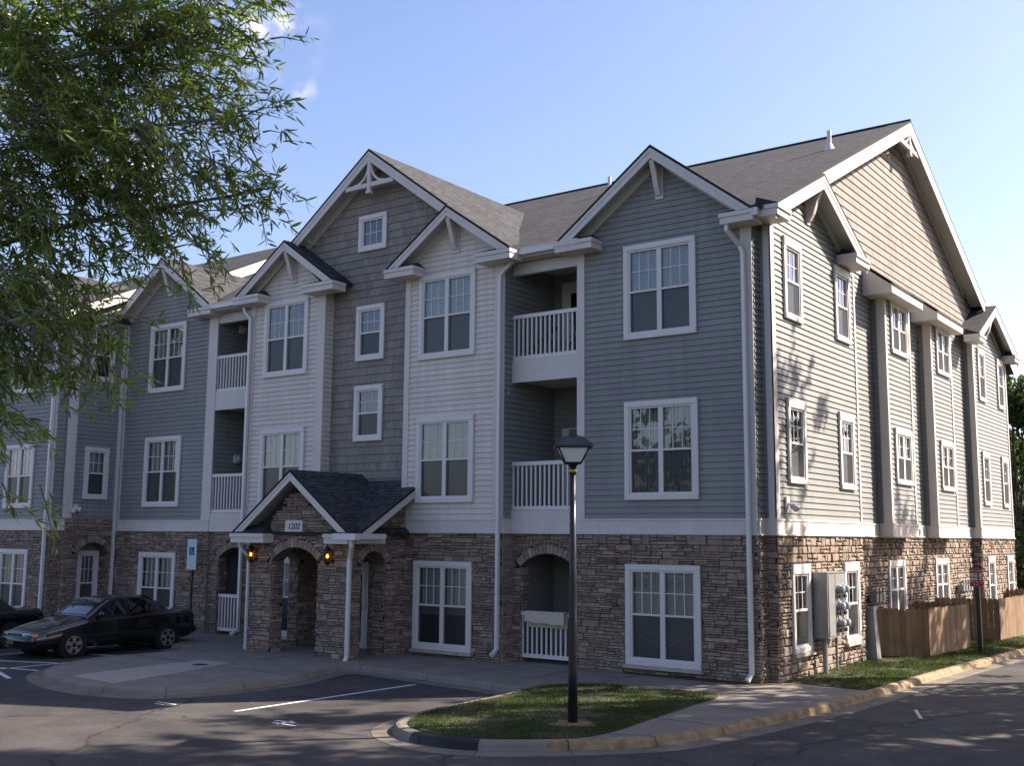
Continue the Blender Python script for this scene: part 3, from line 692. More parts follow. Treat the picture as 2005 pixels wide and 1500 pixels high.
# left cream bay
cxd = -13.95
wins = [(cxd, wz(9.36, 2.15), 1.76, 2.15, dict(blind=None)), (cxd, wz(5.75, 2.10), 1.76, 2.10, VB)]
siding(AB, F_cream, 0, 0, 0, 0, 'cream', wins, [(-15.44, 3.25), (-12.46, 3.25), (-12.46, 9.55), (-13.85, 10.7), (-15.44, 9.55)])
stone(AB, F_cream, -15.44, -12.46, wins=[(cxd, 1.20, 1.76, 2.10, dict(blind=('h', .5), sill=True))])
band(AB, F_cream, -15.44, -12.46)
board(AB, 'corner_trim', F_cream, -15.44, -15.26, 3.25, 9.4); board(AB, 'corner_trim', F_cream, -12.72, -12.43, 3.25, 9.4)
siding(AB, Face('s', -12.46), -.95, -.63, 3.25, 9.6, 'cream')
siding(AB, Face('l', -15.44), -.95, 1.2, 0, 9.6, 'blue')
gable_roof(AB, ('f', -.95), -13.72, 1.96, 10.98, 9.62, .45, 3.0, bracket=True, returns=(1.0, 1.15), rake=.22)
# centre, taupe shakes
cxs = -11.04
S1 = dict(units=1, blind=None)
wins = [(cxs, 8.195, 1.015, 1.50, S1), (cxs, 6.04, 1.015, 1.48, S1)]
siding(AB, F_mid, -12.46, -9.5, 2.9, 9.0, 'shake', wins, course=.212, prot=.02, name='shake_wall')
siding(AB, F_mid, 0, 0, 0, 0, 'shake', [(cxs, 10.936, 1.015, 1.0, dict(units=1, upfrac=1.0, blind=None))], [(-12.9, 9.0), (-9.0, 9.0), (-9.0, 9.62), (-6.4, 9.62), (-10.87, 12.86), (-15.3, 9.62), (-12.9, 9.62)], course=.212, prot=.02, name='shake_wall')
cr = gable_roof(AB, ('f', -.63), -10.87, 4.75, 13.12, 9.63, .47, 7.2, returns=(0, 0), rake=.27)
def truss(face, ac, zr, slope, d, hw):
    b = MB(); zt = zr - .36; zb = zt - hw * slope
    face.box(b, ac - hw, ac + hw, zb - .06, zb + .06, d - .05, d + .03); face.box(b, ac - .055, ac + .055, zb - .18, zt + .05, d - .055, d + .045); face.box(b, ac - .075, ac + .075, zb - .24, zb - .17, d - .07, d + .06)
    for s in (-1, 1):
        pth = []
        for i in range(9):
            t = i / 8; a = t * math.pi / 2
            pth.append(face.P(ac + s * hw * .62 * (1 - math.cos(a)) if False else ac + s * (.05 + hw * .60 * math.sin(a)), zb + .05 + (zt - zb) * .62 * (1 - math.cos(a)) if False else zb + .07 + (zt - zb) * .0 + (hw * slope * .62) * (1 - t) * 1.0, d - .01))
        # quarter arcs springing from the king post down to the tie
        pth = [face.P(ac + s * (.05 + hw * .58 * (1 - math.cos(i / 8 * math.pi / 2))), zb + .05 + (hw * slope * .80) * (1 - math.sin(i / 8 * math.pi / 2) * 1.0) * 1.0, d - .01) for i in range(9)]
        pth = [face.P(ac + s * hw * .52 * math.cos(i / 8 * math.pi / 2), zb + hw * slope * .55 * math.sin(i / 8 * math.pi / 2) + .0, d - .01) if False else p for i, p in enumerate(pth)]
        b.tube(pth, .042, 4)
    return b
part('gable_ornament', truss(F_mid, -10.87, 13.12, .735, .40, .86), 'trim', cr)
stone(AB, F_mid, -12.46, -9.4)
# left blue bay
cxl = -19.68; wl = 1.77
wins = [(cxl, wz(T[3], 2.15), wl, 2.15, dict(blind=('v', .5))), (cxl, wz(T[2], 2.16), wl, 2.16, VD)]
siding(AB, F_bay, 0, 0, 0, 0, 'blue', wins, [(-21.95, 3.25), (-17.35, 3.25), (-17.35, 9.62), (-19.7, 11.2), (-21.95, 9.62)])
stone(AB, F_bay, -21.95, -17.35, wins=[(cxl, 1.225, wl, 2.12, dict(blind=('v', .9), sill=True))])
band(AB, F_bay, -21.95, -17.35)
board(AB, 'corner_trim', F_bay, -17.72, -17.32, 3.25, 9.5); board(AB, 'corner_trim', F_bay, -21.93, -21.75, 3.25, 9.5)
gable_roof(AB, ('f', -.6), -19.7, 2.5, 11.42, 9.62, .45, 4.2, bracket=True, returns=(.3, 1.0))
# ---- main roof
ZR, YR, SLP = 15.0, 10.0, .486
def zroof(y): return ZR - SLP * abs(y - YR)
mr_ = MB()
for x0, x1, y0 in ((-22.0, -17.2, -.50), (-17.2, -15.6, -1.0), (-15.6, -6.15, -.55), (-6.15, -4.75, -1.0), (-4.75, -.12, -.50), (-.12, .19, -1.0)):
    a = [(x0, y0, zroof(y0)), (x1, y0, zroof(y0)), (x1, YR, ZR), (x0, YR, ZR)]
    mr_.quad(a, 0, [(p[0], (p[1]) * 1.112) for p in a]); mr_.quad([(p[0], p[1], p[2] - .08) for p in a][::-1], 1)
    mr_.quad([a[0], a[1], (x1, y0, zroof(y0) - .08), (x0, y0, zroof(y0) - .08)], 1)
a = [(.19, YR, ZR), (-22, YR, ZR)]; yb = 22.3
mr_.quad([(.19, YR, ZR), (.19, yb, zroof(yb)), (-22, yb, zroof(yb)), (-22, YR, ZR)], 0, [(0, 11), (0, 24), (22, 24), (22, 11)])
mr_.tube([(-22, YR, ZR + .012), (.2, YR, ZR + .012)], .05, 6, 1)
main_roof = part('main_roof', mr_, ['roof', 'mortar'], AB)
FS = Face('s', -.3); FG = Face('s', 0.0); FC = Face('s', .05)
gr = gable_roof(AB, ('s', -.3), YR, 8.15, ZR + .012, zroof(YR - 8.15) + .012, .5, .12, half2=8.2, returns=(0, 0), rake=.36, frieze='r')
part('gable_ornament', truss(FS, YR, ZR, SLP, .42, .95), 'trim', gr)
for x, y in ((-1.15, 6.9), (-8.35, 7.2)):
    b = MB(); z = zroof(y); b.tube([(x, y, z - .1), (x, y, z + .52)], .06, 12); b.lathe([(.17, z - .09), (.08, z + .12), (.063, z + .14)], x, y, 12); part('vent_pipe', b, 'gutter', main_roof)
# ---- side (+X) elevation
H1 = dict(units=1, head=.20, trim=.11)
def sw(y, top, **k): return (y, top - .91, 1.0, 1.82, dict(H1, **k))
wins = [sw(.90, 9.36, blind=('h', 1.0)), sw(4.03, 9.36, blind=('h', .8)), sw(.90, 5.83, blind=('h', 1.0)), sw(4.03, 5.83, blind=('h', .9))]
siding(AB, FG, 0, 0, 0, 0, 'blue', wins, [(-.25, 3.25), (4.95, 3.25), (4.95, 9.6), (1.95, 10.9), (-.25, 9.85)])
stone(AB, FG, -.25, 4.95, wins=[(.90, 1.42, 1.0, 1.82, dict(H1, sill=True, blind=None)), (4.03, 1.42, 1.0, 1.82, dict(H1, sill=True, blind=None))], style='field')
band(AB, FG, -.27, 4.95)
board(AB, 'corner_trim', FG, -.285, -.10, 3.25, 9.5); board(AB, 'corner_trim', FG, 4.87, 4.97, 3.25, 9.4)
gable_roof(AB, ('s', 0.0), 1.95, 2.87, 11.105, 9.708, .45, .5, half2=2.85, bracket=True, returns=(.66, .95), rake=.30, frieze='r')
# main recessed wall with shakes in the gable
siding(AB, FS, 4.95, 16.8, 3.25, 9.8, 'blue')
siding(AB, FS, 0, 0, 0, 0, 'shake', (), [(1.4, 10.02), (18.4, 10.02), (18.4, 10.78), (10, 14.86), (1.4, 10.68)], course=.212, prot=.02, name='shake_wall')
board(AB, 'frieze_board', FS, 4.9, 16.8, 9.72, 10.03, 0, .04)
stone(AB, FS, 4.95, 16.8, wins=[(8.49, 1.57, 1.42, 1.48, dict(units=2, cols=2, head=.16, trim=.10, blind=None)), (12.9, 1.57, 1.42, 1.48, dict(units=2, cols=2, head=.16, trim=.10, blind=None))], style='field')
band(AB, FS, 4.95, 16.8)
for y0, y1, yw in ((7.2, 9.38, 8.36), (11.5, 13.72, 12.75)):
    kw = dict(units=2, cols=2, head=.16, trim=.10, blind=('h', .8))
    siding(AB, FC, y0, y1, 3.25, 9.4, 'blue', [(yw, 9.30 - .75, 1.44, 1.5, kw), (yw, 5.80 - .75, 1.44, 1.5, kw)])
    siding(AB, Face('f', y0), -.3, .05, 3.25, 9.4, 'blue'); siding(AB, Face('b', y1), -.3, .05, 3.25, 9.4, 'blue')
    band(AB, FC, y0 - .04, y1 + .04); band(AB, Face('f', y0), -.24, .05)
    b = MB(); b.box(-.29, .06, y0 - .02, y1 + .02, 2.90, 2.918); part('soffit', b, 'soffit', AB)
    b = MB(); FC.box(b, y0 - .03, y0 + .10, 3.25, 9.3, 0, .035); Face('f', y0).box(b, -.14, .049, 3.25, 9.3, 0, .03); FC.box(b, y1 - .09, y1 + .03, 3.25, 9.3, 0, .035); part('corner_trim', b, 'trim', AB)
    # shed hood
    h0, h1 = y0 - .62, y1 + .05
    hd = MB(); q = [(.50, h0, 9.47), (.50, h1, 9.47), (-.3, h1, 10.12), (-.3, h0, 10.12)]
    hd.quad(q, 0, [(0, 0), (h1 - h0, 0), (h1 - h0, 1.03), (0, 1.03)]); hd.quad([(x, y, z - .05) for x, y, z in q][::-1], 1)
    for s, t in ((0, 1), (1, 2), (2, 3), (3, 0)): hd.quad([q[s], q[t], (q[t][0], q[t][1], q[t][2] - .05), (q[s][0], q[s][1], q[s][2] - .05)], 1)
    hr = part('shed_roof', hd, ['roof', 'mortar'], AB)
    fb = MB(); fb.box(-.3, .46, h0 + .03, h1 - .03, 9.20, 9.30); fb.box(.42, .47, h0 + .02, h1 - .02, 9.21, 9.44)
    for yy in (h0 + .02, h1 - .06): fb.prism([(-.3, yy, 9.21), (.42, yy, 9.21), (.42, yy, 9.44), (-.3, yy, 10.02)], (0, .04, 0))
    part('fascia_board', fb, 'trim', hr)
# rear bay
wins = [(17.8, 9.36 - .91, .95, 1.82, dict(H1)), (20.6, 9.36 - .91, .95, 1.82, dict(H1)), (17.8, 5.83 - .91, .95, 1.82, dict(H1)), (20.6, 5.83 - .91, .95, 1.82, dict(H1))]
siding(AB, FG, 0, 0, 0, 0, 'blue', wins, [(16.75, 3.25), (21.6, 3.25), (21.6, 9.6), (18.6, 10.9), (16.75, 9.9)])
stone(AB, FG, 16.75, 21.6, wins=[(17.8, 1.42, .95, 1.82, dict(H1, sill=True)), (20.6, 1.42, .95, 1.82, dict(H1, sill=True))], style='field')
band(AB, FG, 16.73, 21.6)
fb_ = Face('f', 16.75); siding(AB, fb_, -.3, 0, 3.25, 9.9, 'blue'); stone(AB, fb_, -.3, 0, style='field'); band(AB, fb_, -.26, 0)
board(AB, 'corner_trim', FG, 16.71, 16.9, 3.25, 9.4); board(AB, 'corner_trim', fb_, -.14, -.002, 3.25, 9.4); board(AB, 'corner_trim', FG, 21.5, 21.62, 3.25, 9.4)
gable_roof(AB, ('s', 0.0), 18.6, 2.7, 10.98, 9.62, .45, .5, half2=3.3, bracket=True, returns=(.8, .8), rake=.30, frieze='r')
# rear and party walls, kept plain (never faces the photograph)
b = MB(); b.box(-22, -.02, 21.55, 21.6, 0, 9.6); b.box(-22.0, -21.96, 1.0, 21.5, 0, 9.6); part('rear_wall', b, 'blue', AB)
# ---- downspouts
downspout(AB, [(-6.10, -1.03, 9.5), (-6.10, -1.03, 9.36), (-6.36, -1.05, 9.15), (-6.47, -1.05, 9.02), (-6.47, -1.05, .30), (-6.50, -1.22, .16)])
downspout(AB, [(-.62, -1.0, 9.4), (-.62, -1.0, 9.25), (-.46, -.72, 8.95), (-.40, -.70, 8.8), (-.40, -.70, .2), (-.43, -.86, .06)])
downspout(AB, [(-21.85, -.72, 9.4), (-21.85, -.72, .1)])
downspout(AB, [(-15.75, -1.03, 9.5), (-15.62, -1.05, 9.2), (-15.38, -1.05, 9.0), (-15.38, -1.05, .25), (-15.45, -1.25, .1)])
# ---- porch
F_por = Face('f', -2.85)
A = (-12.06, -10.46, 2.22, 2.55)
pl_ = [(-12.9, -.12), (-9.4, -.12), (-9.4, 2.80), (-11.22, 4.12), (-12.9, 2.80)]
stone(AB, F_por, -12.9, -9.4, -.12, 4.12, arches=[A], limit=pl_, reveal=.35, rz0=-.1)
As = (-2.50, -1.66, 2.18, 2.48)
Al = (-2.42, -1.50, 2.18, 2.48)
def shed_z(y): return 2.93 + .583 * (y + 2.9)
lim = [(-2.85, -.12), (-.95, -.12), (-.95, 3.95), (-2.85, 2.82)]
stone(AB, Face('s', -9.4), -2.85, -.95, -.12, 3.95, arches=[As], limit=lim, reveal=.35, rz0=-.1)
stone(AB, Face('l', -12.9), -2.85, -.95, -.12, 3.95, arches=[Al], limit=lim, reveal=.35, rz0=-.1)
stone(AB, Face('s', -12.55), -2.5, -.63, -.12, 2.7, arches=[Al], reveal=.05, rz0=-.1)
stone(AB, Face('l', -9.75), -2.5, -.63, -.12, 2.7, arches=[As], reveal=.05, rz0=-.1)
stone(AB, Face('b', -2.5), -12.55, -9.75, -.12, 2.7, arches=[A], reveal=.05, rz0=-.1)
b = MB(); b.box(-12.8, -9.5, -2.75, -.64, 2.70, 2.74); part('porch_ceiling', b, 'soffit', AB)
pr = gable_roof(AB, ('f', -2.85), -11.22, 2.02, 4.43, 2.93, .32, 2.6, returns=(1.2, .75), rake=.20, frieze=False, roofname='porch_roof')
sh = MB()
for x0, x1 in ((-13.4, -9.05),):
    q = [(x0, -2.93, shed_z(-2.93)), (x1, -2.93, shed_z(-2.93)), (x1, -.63, shed_z(-.63)), (x0, -.63, shed_z(-.63))]
    sh.quad(q, 0, [(x0, 0), (x1, 0), (x1, 2.66), (x0, 2.66)]); qb = [(x, y, z - .06) for x, y, z in q]; sh.quad(qb[::-1], 1)
    for s, t in ((0, 1), (1, 2), (3, 0)): sh.quad([q[s], q[t], qb[t], qb[s]], 1)
shr = part('shed_roof', sh, ['roof', 'mortar'], AB)
for x in (-13.38, -9.11):
    rb = MB()
    for dz0, dz1, xo in ((.065, .25, 0), (.065, .13, .012)):
        rb.hexa([(x - xo, -2.93, shed_z(-2.93) - dz1), (x + .04 + xo, -2.93, shed_z(-2.93) - dz1), (x + .04 + xo, -.96, shed_z(-.96) - dz1), (x - xo, -.96, shed_z(-.96) - dz1)],
                [(x - xo, -2.93, shed_z(-2.93) - dz0), (x + .04 + xo, -2.93, shed_z(-2.93) - dz0), (x + .04 + xo, -.96, shed_z(-.96) - dz0), (x - xo, -.96, shed_z(-.96) - dz0)])
    part('rake_board', rb, 'trim', shr)
b = MB(); b.box(-9.42, -9.05, -3.02, -2.06, 2.66, 2.86); b.box(-9.44, -9.03, -3.04, -2.04, 2.80, 2.863); part('eave_return', b, 'trim', shr)
b = MB(); b.box(-9.62, -8.905, -3.235, -3.055, 2.745, 2.893); b.box(-9.015, -8.90, -3.05, -2.2, 2.765, 2.89); part('gutter', b, 'gutter', shr)
downspout(AB, [(-9.12, -3.12, 2.76), (-9.12, -3.12, 2.60), (-9.30, -2.96, 2.40), (-9.36, -2.93, 2.28), (-9.36, -2.93, .08), (-9.30, -3.06, -.06), (-9.22, -3.16, -.09)], .08)
downspout(AB, [(-13.1, -3.05, 2.72), (-13.05, -3.02, 2.5), (-12.86, -2.93, 2.3), (-12.86, -2.93, .02)], .05)
# entrance door with a narrow light
d = MB(); F_mid.box(d, -12.0, -10.86, -.1, 2.16, .0, .06); F_mid.box(d, -11.93, -10.93, -.08, 2.08, .06, .075)
dr = part('entrance_door', d, 'door', AB)
g = MB(); F_mid.box(g, -11.25, -11.06, .16, 1.86, .076, .082); part('door_glass', g, 'carglass', dr)
hg = MB()
for z in (.2, 1.0, 1.75): F_mid.box(hg, -11.52, -11.48, z, z + .13, .076, .09)
part('hinge', hg, 'black', dr)
h_ = MB(); h_.tube([(-11.0, -.72, .98), (-11.0, -.76, .98), (-11.0, -.76, 1.12)], .012, 8); part('door_handle', h_, 'galv', dr)
# number plaque
def text_mesh(s, size, m, extrude=.004, shear=0.0):
    cu = bpy.data.curves.new('lettering', 'FONT'); cu.body = s; cu.size = size; cu.extrude = extrude; cu.align_x = 'CENTER'; cu.align_y = 'CENTER'; cu.shear = shear; cu.offset = size * .012
    ob = bpy.data.objects.new('lettering', cu); COL.objects.link(ob); bpy.context.view_layer.update()
    me = bpy.data.meshes.new_from_object(ob.evaluated_get(bpy.context.evaluated_depsgraph_get())); bpy.data.objects.remove(ob); bpy.data.curves.remove(cu)
    me.materials.clear(); me.materials.append(M[m]); return me
def place_text(me, parent, p, rz=0, name='lettering'):
    o = bpy.data.objects.new(name, me); COL.objects.link(o); o.parent = parent; o.location = Vector(p) - rootloc(parent); o.rotation_euler = (math.pi / 2, 0, rz); return o
b = MB(); F_por.box(b, -11.60, -11.0, 2.90, 3.20, .03, .055); pq = part('number_plaque', b, 'signwhite', AB)
place_text(text_mesh('1202', .21, 'black', shear=.25), pq, (-11.30, -2.908, 3.05))
# lit lanterns on the porch piers
def lantern(x):
    y = -3.04; z = 2.36
    b = MB(); b.box(x - .05, x + .05, -2.90, -2.86, z - .16, z + .12); b.tube([(x, -2.9, z - .1), (x, -2.98, z - .2), (x, y, z - .19)], .012, 8)
    b.lathe([(.03, z - .2), (.055, z - .16), (.075, z - .14)], x, y, 8); b.lathe([(.105, z + .12), (.09, z + .15), (.05, z + .2), (.02, z + .23), (.012, z + .29), (.0, z + .3)], x, y, 8); b.lathe([(.0, z + .12), (.105, z + .12)], x, y, 8)
    for k in range(6):
        a = math.pi / 3 * k; b.tube([(x + .07 * math.cos(a), y + .07 * math.sin(a), z - .14), (x + .095 * math.cos(a), y + .095 * math.sin(a), z + .12)], .006, 5)
    o = part('porch_lantern', b, 'black', AB)
    g = MB(); g.lathe([(.066, z - .14), (.09, z + .12)], x, y, 12); part('lamp_glass', g, 'lanternglass', o)
    f = MB()
    for dx in (-.022, .022): f.lathe([(0, z - .05), (.014, z - .03), (.016, z), (.008, z + .035), (0, z + .05)], x + dx, y, 8)
    part('bulb', f, 'flame', o)
M['lanternglass'] = glass_mat('amber_lantern_glass', (.85, .42, .12), .5)
lantern(-12.66); lantern(-9.98)
# flood light on the side wall
b = MB(); FG.box(b, .18, .34, 3.46, 3.72, .02, .06); b.tube([(.06, .27, 3.58), (.14, .25, 3.54)], .03, 8); b.tube([(.12, .27, 3.55), (.20, .38, 3.48)], [.055, .085], 12); part('flood_light', b, 'gutter', AB)
b = MB(); b.tube([(.201, .381, 3.479), (.206, .389, 3.474)], .078, 12); part('lamp_glass', b, 'orange', AB)
for y in (10.15, 10.65):
    b = MB(); FS.box(b, y, y + .16, 3.0, 3.16, .04, .10); part('vent_cap', b, 'trim', AB)
b = MB(); FS.box(b, 10.0, 10.25, 6.1, 6.38, .015, .08); FS.box(b, 10.36, 10.6, 6.05, 6.36, .015, .08); part('vent_cap', b, 'brownsill', AB)

# ================================================================== the wing on the left
WG = empty('apartment_wing', (-30, 4, 0), 'neighbouring apartment wing in the same grey siding, stepping forward at the left edge', 'building')
XW = -21.9
FW = Face('s', XW); FB2 = Face('f', -2.75); FS2 = Face('f', -2.4)
siding(WG, FW, 0, 0, 0, 0, 'blue', [(-1.46, 8.45, .84, 1.7, dict(units=1, cols=3, blind=None)), (-1.46, 4.70, .84, 1.62, dict(units=1, cols=3))], [(-2.4, 3.3), (-.62, 3.3), (-.62, 10.6), (-2.4, 9.7)])
stone(WG, FW, -2.4, -.62, z1=3.3, arches=[(-1.93, -.84, 2.22, 2.56)], reveal=.5)
wb = Face('s', XW - .5); b = MB(); lap_wall(b, wb, [(-2.0, 0), (-.7, 0), (-.7, 2.7), (-2.0, 2.7)], CRS, .01); part('siding_wall', b, 'blue', WG)
window(WG, wb, -1.25, 1.3, .75, 2.0, units=1, blind=None, d=.03)
siding(WG, FS2, -22.1, XW, 3.25, 9.6, 'blue'); stone(WG, FS2, -22.1, XW); band(WG, FS2, -22.1, XW)
board(WG, 'corner_trim', FS2, -22.03, XW + .03, 3.25, 9.5); board(WG, 'corner_trim', FW, -2.43, -2.2, 3.3, 9.5)
cxw = -23.95
siding(WG, FB2, 0, 0, 0, 0, 'blue', [(cxw, 8.29, 1.6, 2.15, HB), (cxw, 4.60, 1.6, 2.0, VD)], [(-26.3, 3.25), (-22.1, 3.25), (-22.1, 9.62), (-24.2, 11.2), (-26.3, 9.62)])
stone(WG, FB2, -26.3, -22.1, wins=[(cxw, 1.28, 1.6, 2.12, dict(blind=('h', .9), sill=True))]); band(WG, FB2, -26.3, -22.1)
siding(WG, Face('s', -22.1), -2.75, -2.4, 3.25, 9.6, 'blue'); stone(WG, Face('s', -22.1), -2.75, -2.4); band(WG, Face('s', -22.1), -2.75, -2.4)
board(WG, 'corner_trim', FB2, -22.38, -22.08, 3.25, 9.5)
gable_roof(WG, ('f', -2.75), -24.2, 2.5, 11.42, 9.62, .45, 4.2, bracket=True, returns=(1, .8))
siding(WG, FB2, -45, -26.3, 3.25, 9.6, 'cream'); stone(WG, FB2, -45, -26.3)
gable_roof(WG, ('s', XW), -.2, 2.9, 11.0, 9.62, .45, .5, half2=2.9, bracket=True, returns=(.66, 0), rake=.30)
gable_roof(WG, ('s', XW - .3), 8.3, 10.3, 14.62, 9.62, .5, 22, half2=10.3, returns=(0, 0), rake=.36, roofname='main_roof')
b = MB(); lap_wall(b, Face('s', XW - .3), [(-2, 9.3), (18.5, 9.3), (18.5, 9.7), (8.3, 14.5), (-2, 9.7)], .212, .02, z_off=3.25); part('shake_wall', b, 'shake', WG)
downspout(WG, [(-22.2, -2.86, 9.4), (-22.2, -2.86, .1)])
b = MB(); FW.box(b, -2.15, -2.02, 3.5, 3.72, .02, .06)
b.tube([(XW + .05, -2.08, 3.6), (XW + .16, -1.98, 3.54)], [.05, .085], 12); b.tube([(XW + .05, -2.1, 3.6), (XW + .16, -2.25, 3.54)], [.05, .085], 12); part('flood_light', b, 'gutter', WG)
b = MB(); b.box(-45, XW - .4, 17.5, 17.6, 0, 9.6); b.box(-45.1, -45, -2.7, 17.5, 0, 9.6); part('rear_wall', b, 'blue', WG)

# ================================================================== ground, road, kerbs, lawn
def sheet(name, pts, z, m, kind='structure'):
    mb = MB(); mb.quad([(x, y, z) for x, y in pts]); return struct(name, mb, m, kind)
sheet('ground', [(-400, -400), (400, -400), (400, 600), (-400, 600)], -.20, 'soilgrass')
sheet('road', [(-60, -70), (9.5, -70), (9.5, 120), (1.2, 120), (1.2, -2), (-60, -2)], GROUND, 'asphalt')
def smooth_line(P, n=8):
    out = []; P = [Vector((*p, 0)) for p in P]
    for i in range(len(P) - 1):
        p0, p1, p2, p3 = P[max(i - 1, 0)], P[i], P[i + 1], P[min(i + 2, len(P) - 1)]
        for k in range(n):
            t = k / n; out.append(.5 * ((2 * p1) + (p2 - p0) * t + (2 * p0 - 5 * p1 + 4 * p2 - p3) * t * t + (3 * p1 - p0 - 3 * p2 + p3) * t ** 3))
    out.append(P[-1]); return [(v.x, v.y) for v in out]
KERB = [(-45, -4.7), (-27, -4.7), (-23.0, -4.6), (-21.4, -3.4), (-18, -2.95), (-15, -2.95), (-14.3, -3.1), (-14.0, -4.4), (-14.1, -6.0), (-13.6, -7.3), (-12.7, -8.2), (-11.2, -8.75), (-9.8, -8.8), (-8.85, -8.4), (-8.35, -7.3), (-8.3, -5.8), (-8.75, -4.4), (-8.7, -3.6), (-8.0, -3.32), (-5.7, -3.62), (-4.2, -3.85), (-3.5, -4.1), (-3.3, -4.7), (-3.22, -6.0), (-3.15, -7.3), (-2.85, -8.25), (-2.3, -8.78), (-1.5, -8.98), (-.75, -8.72), (.1, -7.95), (.8, -7.05), (1.12, -5.9), (1.45, -3.6), (1.68, -1.25), (1.87, 3.86), (2.30, 10.8), (2.95, 22), (4.6, 45), (7, 70)]
KL = smooth_line(KERB, 8)
slab = MB(); pts = KL[:] + [(-2, 70), (-2, 22), (-.31, 21.7), (-.31, 5), (-.02, -.2), (-4, -.4), (-22, -.4), (-22, -2.3), (-45, -2.5)]
# concrete walk: the kerbed outline as far as the street corner, then along the building
ci = min(range(len(KL)), key=lambda i: abs(KL[i][0] - 1.62) + abs(KL[i][1] + .35)); walk = KL[:ci + 1] + [(.0, -.02), (-.02, .05), (-21.8, .05), (-21.8, -2.0), (-45, -2.0)]
slab.quad([(x, y, .0) for x, y in walk]); struct('sidewalk', slab, 'concrete')
jt = MB()
def joint(a, b, w=.012):
    a = Vector((*a, .003)); b = Vector((*b, .003)); n = (b - a).cross(Vector((0, 0, 1))).normalized() * w; jt.quad([a - n, b - n, b + n, a + n])
for x in (-7.3, -5.8, -4.3, -2.8, -1.2): joint((x, -.7), (x, -3.2 if x < -3.3 else -2.6))
joint((-.25, -2.5), (.25, -.4)); joint((.1, -3.9), (1.35, -3.9)); joint((.1, -5.6), (1.1, -5.6)); joint((-.2, -2.55), (1.5, -2.1)); joint((.25, -7.3), (.75, -7.05))
joint((-13.9, -5.3), (-8.4, -5.6)); joint((-10.2, -8.6), (-10.2, -7.2)); joint((-11.0, -3.2), (-11.0, -5.2)); joint((-12.3, -3), (-13.9, -4.0))
struct('sidewalk_joint', jt, 'mortar')
rp = MB(); rp.quad([(x, y, .004) for x, y in ((-11.6, -8.45), (-10.0, -8.6), (-10.35, -6.9), (-10.95, -4.95), (-11.95, -5.0), (-11.8, -7.0))]); struct('pale_walk_ramp', rp, 'newconc')
mh = MB(); mh.lathe([(0, .009), (.16, .009), (.17, .004)], -11.2, -5.6, 18); top('drain_cover', mh, 'black', 'small round dark drain cover set in the pale concrete walk before the porch', 'drain cover')
# kerb with gutter pan, swept along the outline
PROF = [(-.03, .004), (.07, .006), (.12, -.006), (.15, -.035), (.165, -.075), (.185, -.119), (.50, -.124), (.51, -.14)]
def sweep(line, prof, mb, mfn):
    n = len(line); base = len(mb.v); k = len(prof)
    for i, (x, y) in enumerate(line):
        a = Vector(line[max(i - 1, 0)]); b = Vector(line[min(i + 1, n - 1)]); t = (b - a).normalized(); nx, ny = t.y, -t.x
        for d, z in prof: mb.v.append((x + nx * d, y + ny * d, z))
    for i in range(n - 1):
        for j in range(k - 1):
            mb.f.append((base + i * k + j, base + i * k + j + 1, base + (i + 1) * k + j + 1, base + (i + 1) * k + j)); mb.mi.append(mfn(line[i], j)); mb.uv.append(None)
def kerb_m(p, j):
    x, y = p
    if j >= 5: return 1
    if -2.05 < x < -1.0 and y < -8.4: return 3
    if x > -.25 and y > -8.5: return 2
    return 0
kb = MB(); sweep(KL, PROF, kb, kerb_m); struct('kerb', kb, ['concrete', 'gutterpan', 'yellow', 'blackcurb', 'curbred'])
# kerb joints
kj = MB()
for i in range(6, len(KL) - 2, 9):
    a = Vector(KL[i - 1]); b = Vector(KL[i + 1]); t = (b - a).normalized(); nx, ny = t.y, -t.x
    for (d0, z0), (d1, z1) in zip(PROF[:-2], PROF[1:-1]):
        q = [];
        for d, z, s in ((d0, z0, -1), (d1, z1, -1), (d1, z1, 1), (d0, z0, 1)): q.append((KL[i][0] + nx * (d + .003) + t.x * .007 * s, KL[i][1] + ny * (d + .003) + t.y * .007 * s, z + .003))
        kj.quad(q)
struct('kerb_joint', kj, 'mortar')
# markings
ln = MB()
def line(a, b, w=.10, z=-.126):
    a = Vector((*a, z)); b = Vector((*b, z)); n = (b - a).cross(Vector((0, 0, 1))).normalized() * w / 2; ln.quad([a - n, b - n, b + n, a + n])
line((-6.22, -8.8), (-6.1, -4.3)); line((-15.0, -8.05), (-13.9, -7.8)); line((-16.3, -7.35), (-14.75, -6.75)); line((-16.0, -5.2), (-14.85, -4.95)); line((-14.4, -8.45), (-13.1, -8.9)); line((-14.75, -8.4), (-14.75, -4.1)); line((-17.5, -8.3), (-17.5, -4))
line((-8.15, -8.95), (-7.6, -8.95), .06); line((-8.0, -9.1), (-7.75, -9.1), .05); line((-5.0, -9.0), (-4.6, -8.95), .07); line((-4.9, -9.15), (-4.35, -9.15), .05); line((-4.75, -8.85), (-4.7, -9.2), .05); line((2.9, -1.2), (3.25, -2.1), .06)
struct('parking_line', ln, 'paint')
